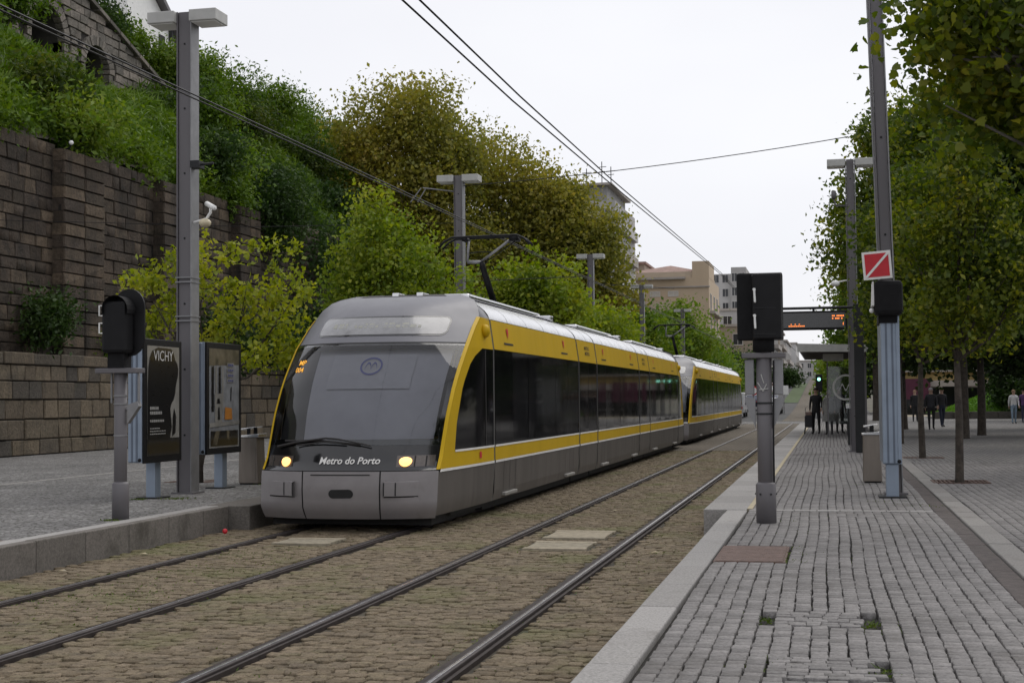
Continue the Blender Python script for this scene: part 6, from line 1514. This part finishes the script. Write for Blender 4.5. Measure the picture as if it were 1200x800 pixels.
# ------------------------------------------------------------------ vehicles far up the street
VM = dict(white=plain('white_car_paint', (.62, .62, .62), .3, coat=.4), red=plain('dark_red_car_paint', (.16, .02, .02), .3, coat=.4), blue=plain('dark_blue_car_paint', (.03, .04, .09), .3, coat=.4), silver=plain('silver_car_paint', (.33, .33, .34), .3, .4, coat=.4), tyre=plain('tyre', (.02, .02, .02), .9))
def car(label, x, y, z, paint, van=False):
    t = thing('van' if van else 'parked_car', label, 'van' if van else 'car', (x, y, z), None)
    h = 2.0 if van else 1.42; w = .85
    prof = [(-2.1, .3), (2.1, .3), (2.15, .75), (1.9, .95), (1.15, 1.0), (.55, h), (-1.5, h), (-2.0, 1.0), (-2.15, .8)] if not van else [(-2.4, .35), (2.4, .35), (2.45, .95), (1.8, 1.2), (1.2, h), (-2.35, h), (-2.45, 1.0)]
    m = MB(); m.prism([(y + a, z + q) for a, q in prof], 0, x - w, x + w); m.build('body', VM[paint], t, bevel=.06)
    m = MB(); m.add([(x - .7, y - (2.42 if van else 1.78), z + 1.04), (x + .7, y - (2.42 if van else 1.78), z + 1.04), (x + .64, y - (2.40 if van else 1.55), z + h - .08), (x - .64, y - (2.40 if van else 1.55), z + h - .08)], [(0, 1, 2, 3)])
    o = m.build('rear_window', BM['glass'], t); o.location.y -= .06
    for s_ in (-1, 1):
        m = MB(); m.box(x + s_ * (w + .004) - .006, x + s_ * (w + .004) + .006, y - 1.4, y + .6, z + 1.0, z + h - .12); m.build('side_window', BM['glass'], t)
        for q in (-1.3, 1.35): m = MB(); m.tube([(x + s_ * (w - .15), y + q, z + .32), (x + s_ * (w + .03), y + q, z + .32)], .32, 12); m.build('wheel', VM['tyre'], t)
        m = MB(); m.box(x + s_ * .6 - .12, x + s_ * .6 + .12, y - (2.52 if van else 2.22), y - (2.4 if van else 2.1), z + .7, z + .85); m.build('tail_light', M['red'], t)
car('white van parked at the far crossing left of the signal post', -7.6, 118, gz(118), 'white', True)
car('silver car right of the white van on the far street', -5.0, 128, gz(128), 'silver')
car('dark blue car on the far street behind the signal post', -7.4, 140, gz(140), 'blue')
car('dark blue car parked beside the far grass strip', -5.6, 138, gz(138), 'blue')
car('silver car parked farther along the grass strip', -6.9, 156, gz(156), 'silver')
car('white car far up the avenue', -7.4, 176, gz(176), 'white')
car('dark red car far up the avenue by the grass strip', -7.4, 190, gz(190), 'red')
# grass strip beside the far tracks
m = MB().grid(lambda x, y: (x, y, gz(y) - .01), [-5.2, -3.45], [160, 175, 190, 205, 220, 235]); tag(m.build('grass_strip', plain('verge_grass', (.055, .085, .025), .95, spread=.3, scale=2)), kind='structure')
# road signs and the green signal at the platform end
for i, (x, y, kind) in enumerate([(-5.6, 108, 'round'), (-3.9, 126, 'plate'), (-6.6, 150, 'round')]):
    t = thing('road_sign', ['round white road sign with red rim behind the signal post', 'white rectangular road sign up the avenue', 'small round road sign farther up the avenue'][i], 'sign', (x, y, gz(y)))
    z0 = gz(y); m = MB(); m.tube([(x, y, z0), (x, y, z0 + 2.4)], .045, 6); m.build('post', M['pole_light'], t)
    if kind == 'round':
        m = MB(); m.tube([(x, y - .06, z0 + 2.2), (x, y - .04, z0 + 2.2)], .36, 18); m.build('rim', M['red'], t); m = MB(); m.tube([(x, y - .075, z0 + 2.2), (x, y - .062, z0 + 2.2)], .26, 18); m.build('disc', M['white'], t)
    else: m = MB(); m.box(x - .4, x + .4, y - .06, y - .04, z0 + 1.7, z0 + 2.5); m.build('plate', M['white'], t)
t = thing('traffic_light', 'small signal with a lit green lamp above the person with the trolley', 'signal', (-.55, 80, .3))
m = MB(); m.tube([(-.55, 80, .3), (-.55, 80, 2.0)], .05, 8); m.build('post', M['dark_post'], t); m = MB(); m.box(-.73, -.37, 79.9, 80.1, 2.0, 2.95); m.build('head', M['black'], t, bevel=.04)
m = MB(); m.tube([(-.55, 79.89, 2.68), (-.55, 79.86, 2.68)], .09, 14); m.build('green_lamp', emit_mat('green_lamp', (.35, 1.0, .75), 3.0), t)

# ------------------------------------------------------------------ people
SKIN = plain('skin', (.42, .27, .2), .6, spread=.08, scale=20)
def cloth(n, c): return plain(n, c, .9, spread=.15, scale=9, bump=.3, bscale=40)
CL = dict(black=cloth('black_clothes', (.015, .015, .017)), dark=cloth('dark_grey_clothes', (.035, .035, .04)), navy=cloth('dark_blue_clothes', (.025, .03, .055)), grey=cloth('light_grey_coat', (.24, .24, .23)), white=cloth('white_top', (.62, .62, .62)), jean=cloth('pale_jeans', (.20, .27, .34)), brown=cloth('brown_clothes', (.10, .07, .05)), purple=cloth('purple_clothes', (.10, .05, .14)), shoe=cloth('black_shoes', (.02, .02, .02)), hair_g=cloth('grey_hair', (.38, .37, .36)), hair_d=cloth('dark_hair', (.03, .022, .018)), hair_l=cloth('light_brown_hair', (.26, .17, .10)))
PEOPLE = []
def person(label, x, y, z, rot, top, legs, hair, h=1.72, stride=0.0, arm=(.0, .0), coat=None):
    """one continuous skinned body: legs, trunk, arms with five fingers, neck and head"""
    k = h / 1.75; V, E, Rd = [], [], []
    def add(p, r, par=None):
        V.append((p[0] * k, p[1] * k, p[2] * k)); Rd.append(r * k)
        if par is not None: E.append((par, len(V) - 1))
        return len(V) - 1
    pel = add((0, 0, .95), .135); wst = add((0, -.01, 1.1), .125, pel); ch = add((0, -.015, 1.28), .15, wst); up = add((0, 0, 1.42), .12, ch); nk = add((0, .0, 1.50), .055, up); hb = add((0, .015, 1.58), .075, nk); hm = add((0, .015, 1.655), .088, hb); add((0, .0, 1.72), .062, hm)
    hands = []
    for s_ in (-1, 1):
        f = stride * s_
        hip = add((s_ * .09, 0, .88), .095, pel); kn = add((s_ * .10, f * .5 + .02, .50), .062, hip); an = add((s_ * .10, f, .09), .042, kn); hl = add((s_ * .105, f + .06, .045), .042, an); add((s_ * .115, f + .19, .032), .03, hl)
        sh = add((s_ * .18, 0, 1.40), .062, up); a_ = arm[0 if s_ < 0 else 1]
        el = add((s_ * (.235), -.02 + a_ * .10, 1.13), .046, sh); wr = add((s_ * .235, .03 + a_ * .3, .90 + abs(a_) * .16), .03, el)
        d = Vector((0, .02 + a_ * .12, -.1 + abs(a_) * .06)).normalized(); W_ = Vector((s_ * .235, .03 + a_ * .3, .90 + abs(a_) * .16)); pm = add(W_ + d * .06, .034, wr); pe = W_ + d * .09
        for q, (o, ln) in enumerate(((-.027, .062), (-.009, .072), (.009, .068), (.027, .052))):
            b0 = add(pe + Vector((0, o, -.005)), .0105, pm); b1 = add(pe + d * ln * .55 + Vector((-s_ * .008, o, 0)), .009, b0); add(pe + d * ln + Vector((-s_ * .02, o, 0)), .008, b1)
        t0 = add(W_ + d * .05 + Vector((-s_ * .01, .035, 0)), .011, pm); add(W_ + d * .09 + Vector((-s_ * .02, .05, 0)), .009, t0)
    me = bpy.data.meshes.new('person'); me.from_pydata(V, E, []); o = bpy.data.objects.new('person', me); COL.objects.link(o)
    md = o.modifiers.new('skin', 'SKIN'); md.use_smooth_shade = True
    for i, sv in enumerate(me.skin_vertices[0].data): sv.radius = (Rd[i], Rd[i]); sv.use_root = (i == 0)
    for i in range(3): me.skin_vertices[0].data[i + 1].radius = (Rd[i + 1] * 1.25, Rd[i + 1] * .85)
    o.modifiers.new('smooth', 'SUBSURF').levels = 1; o.modifiers['smooth'].render_levels = 1
    PEOPLE.append((o, label, (x, y, z), rot, top, legs, hair, k, coat))
person('person in dark clothes standing by a shopping trolley on the platform', -.50, 54.6, .303, R(165), CL['black'], CL['black'], CL['hair_d'], 1.74, .05, (.3, .0))
person('person in a long light grey coat waiting behind the shelter glass', -.02, 53.6, .303, R(170), CL['grey'], CL['dark'], CL['hair_g'], 1.64, 0, (.2, .2), CL['grey'])
person('person in dark clothes with grey hair behind the grey coat at the shelter', .36, 55.0, .303, R(200), CL['dark'], CL['black'], CL['hair_g'], 1.76, 0, (.0, .2))
person('grey haired man in a dark jacket walking on the plaza', 4.12, 61.1, .3, R(185), CL['dark'], CL['black'], CL['hair_g'], 1.74, .12, (.25, -.2))
person('person in dark clothes walking just behind the grey haired man', 4.95, 66.5, .3, R(200), CL['dark'], CL['navy'], CL['hair_d'], 1.75, .16, (-.2, .25))
person('person in black on the plaza in front of the magenta awning', 4.55, 80, .3, R(180), CL['black'], CL['black'], CL['hair_l'], 1.72, .05)
person('person in a dark blue jacket next to the blue panel, far on the plaza', 3.95, 82, .3, R(190), CL['navy'], CL['dark'], CL['hair_l'], 1.68, .1)
person('woman in a white top and pale jeans walking at the right edge', 8.85, 73.2, .3, R(185), CL['white'], CL['jean'], CL['hair_l'], 1.66, .14, (.2, -.2))
person('person in purple partly cut off at the right edge', 9.5, 74.5, .3, R(185), CL['purple'], CL['navy'], CL['hair_d'], 1.68, .1)
dg = bpy.context.evaluated_depsgraph_get()
baked = [bpy.data.meshes.new_from_object(o.evaluated_get(dg)) for o, *_ in PEOPLE]
for (o, label, loc, rot, top, legs, hair, k, coat), me in zip(PEOPLE, baked):
    o.modifiers.clear(); o.data = me
    me.materials.clear()
    for m_ in (top, legs, SKIN, CL['shoe'], hair): me.materials.append(m_)
    for p in me.polygons:
        c = p.center / k; p.use_smooth = True
        if c.z > 1.50: p.material_index = 2
        elif abs(c.x) > .17 and c.z < .90 + (.10 if c.y > .12 else 0): p.material_index = 2
        elif c.z < .085: p.material_index = 3
        elif c.z < .96 and abs(c.x) < .2: p.material_index = 1
        else: p.material_index = 0
    # face: nose, eyes, ears, mouth joined into the body mesh
    bm = bmesh.new(); bm.from_mesh(me)
    def lump(cx, cy, cz, sx, sy, sz, mi):
        r = bmesh.ops.create_icosphere(bm, subdivisions=1, radius=1)
        for v in r['verts']: v.co = Vector(((cx + v.co.x * sx) * k, (cy + v.co.y * sy) * k, (cz + v.co.z * sz) * k))
        for f in {f for v in r['verts'] for f in v.link_faces}: f.material_index = mi; f.smooth = True
    lump(0, .105, 1.628, .013, .02, .02, 2); lump(-.032, .088, 1.655, .012, .01, .008, 4); lump(.032, .088, 1.655, .012, .01, .008, 4); lump(0, .09, 1.59, .024, .008, .006, 3)
    lump(-.088, .01, 1.635, .012, .02, .03, 2); lump(.088, .01, 1.635, .012, .02, .03, 2)
    bm.to_mesh(me); bm.free()
    o.location = loc; o.rotation_euler = (0, 0, rot); tag(o, label, 'person')
    m = MB()
    m.grid(lambda u, v: (.097 * k * math.cos(u) * math.sin(v), (.0 + .105 * math.sin(u) * math.sin(v) - .012) * k, (1.675 + .085 * math.cos(v)) * k), [2 * math.pi * i / 14 for i in range(15)], frange(0, math.pi * .55, 5), flip=True)
    hobj = m.build('hair', hair, None, True); hobj.parent = o
    if coat:
        m = MB(); m.grid(lambda u, v: (lerp(.20, .30, v) * k * math.cos(u), lerp(.15, .22, v) * k * math.sin(u), lerp(1.30, .52, v) * k), [2 * math.pi * i / 20 for i in range(21)], frange(0, 1, 6)); cobj = m.build('coat', coat, None, True); cobj.parent = o
t = thing('shopping_trolley', 'dark two wheeled shopping trolley standing beside the person in black', 'trolley', (-.78, 54.5, .3))
m = MB(); m.box(-.93, -.63, 54.4, 54.6, .55, 1.0); m.build('bag', CL['dark'], t, bevel=.04); m = MB(); m.box(-.90, -.66, 54.42, 54.58, 1.0, 1.14); m.build('flap', cloth('reddish_bag_flap', (.22, .16, .14)), t, bevel=.03)
for s_ in (-1, 1):
    m = MB(); m.tube([(-.78 + s_ * .13, 54.5, .55), (-.78 + s_ * .16, 54.5, .34)], .025, 6); m.tube([(-.78 + s_ * .16 - .02, 54.5, .38), (-.78 + s_ * .16 + .02, 54.5, .38)], .08, 10); m.build('wheel', M['black'], t)
m = MB(); m.tube([(-.9, 54.62, .6), (-.9, 54.66, 1.3), (-.66, 54.66, 1.3), (-.66, 54.62, .6)], .012, 6); m.build('handle', M['pole_light'], t)
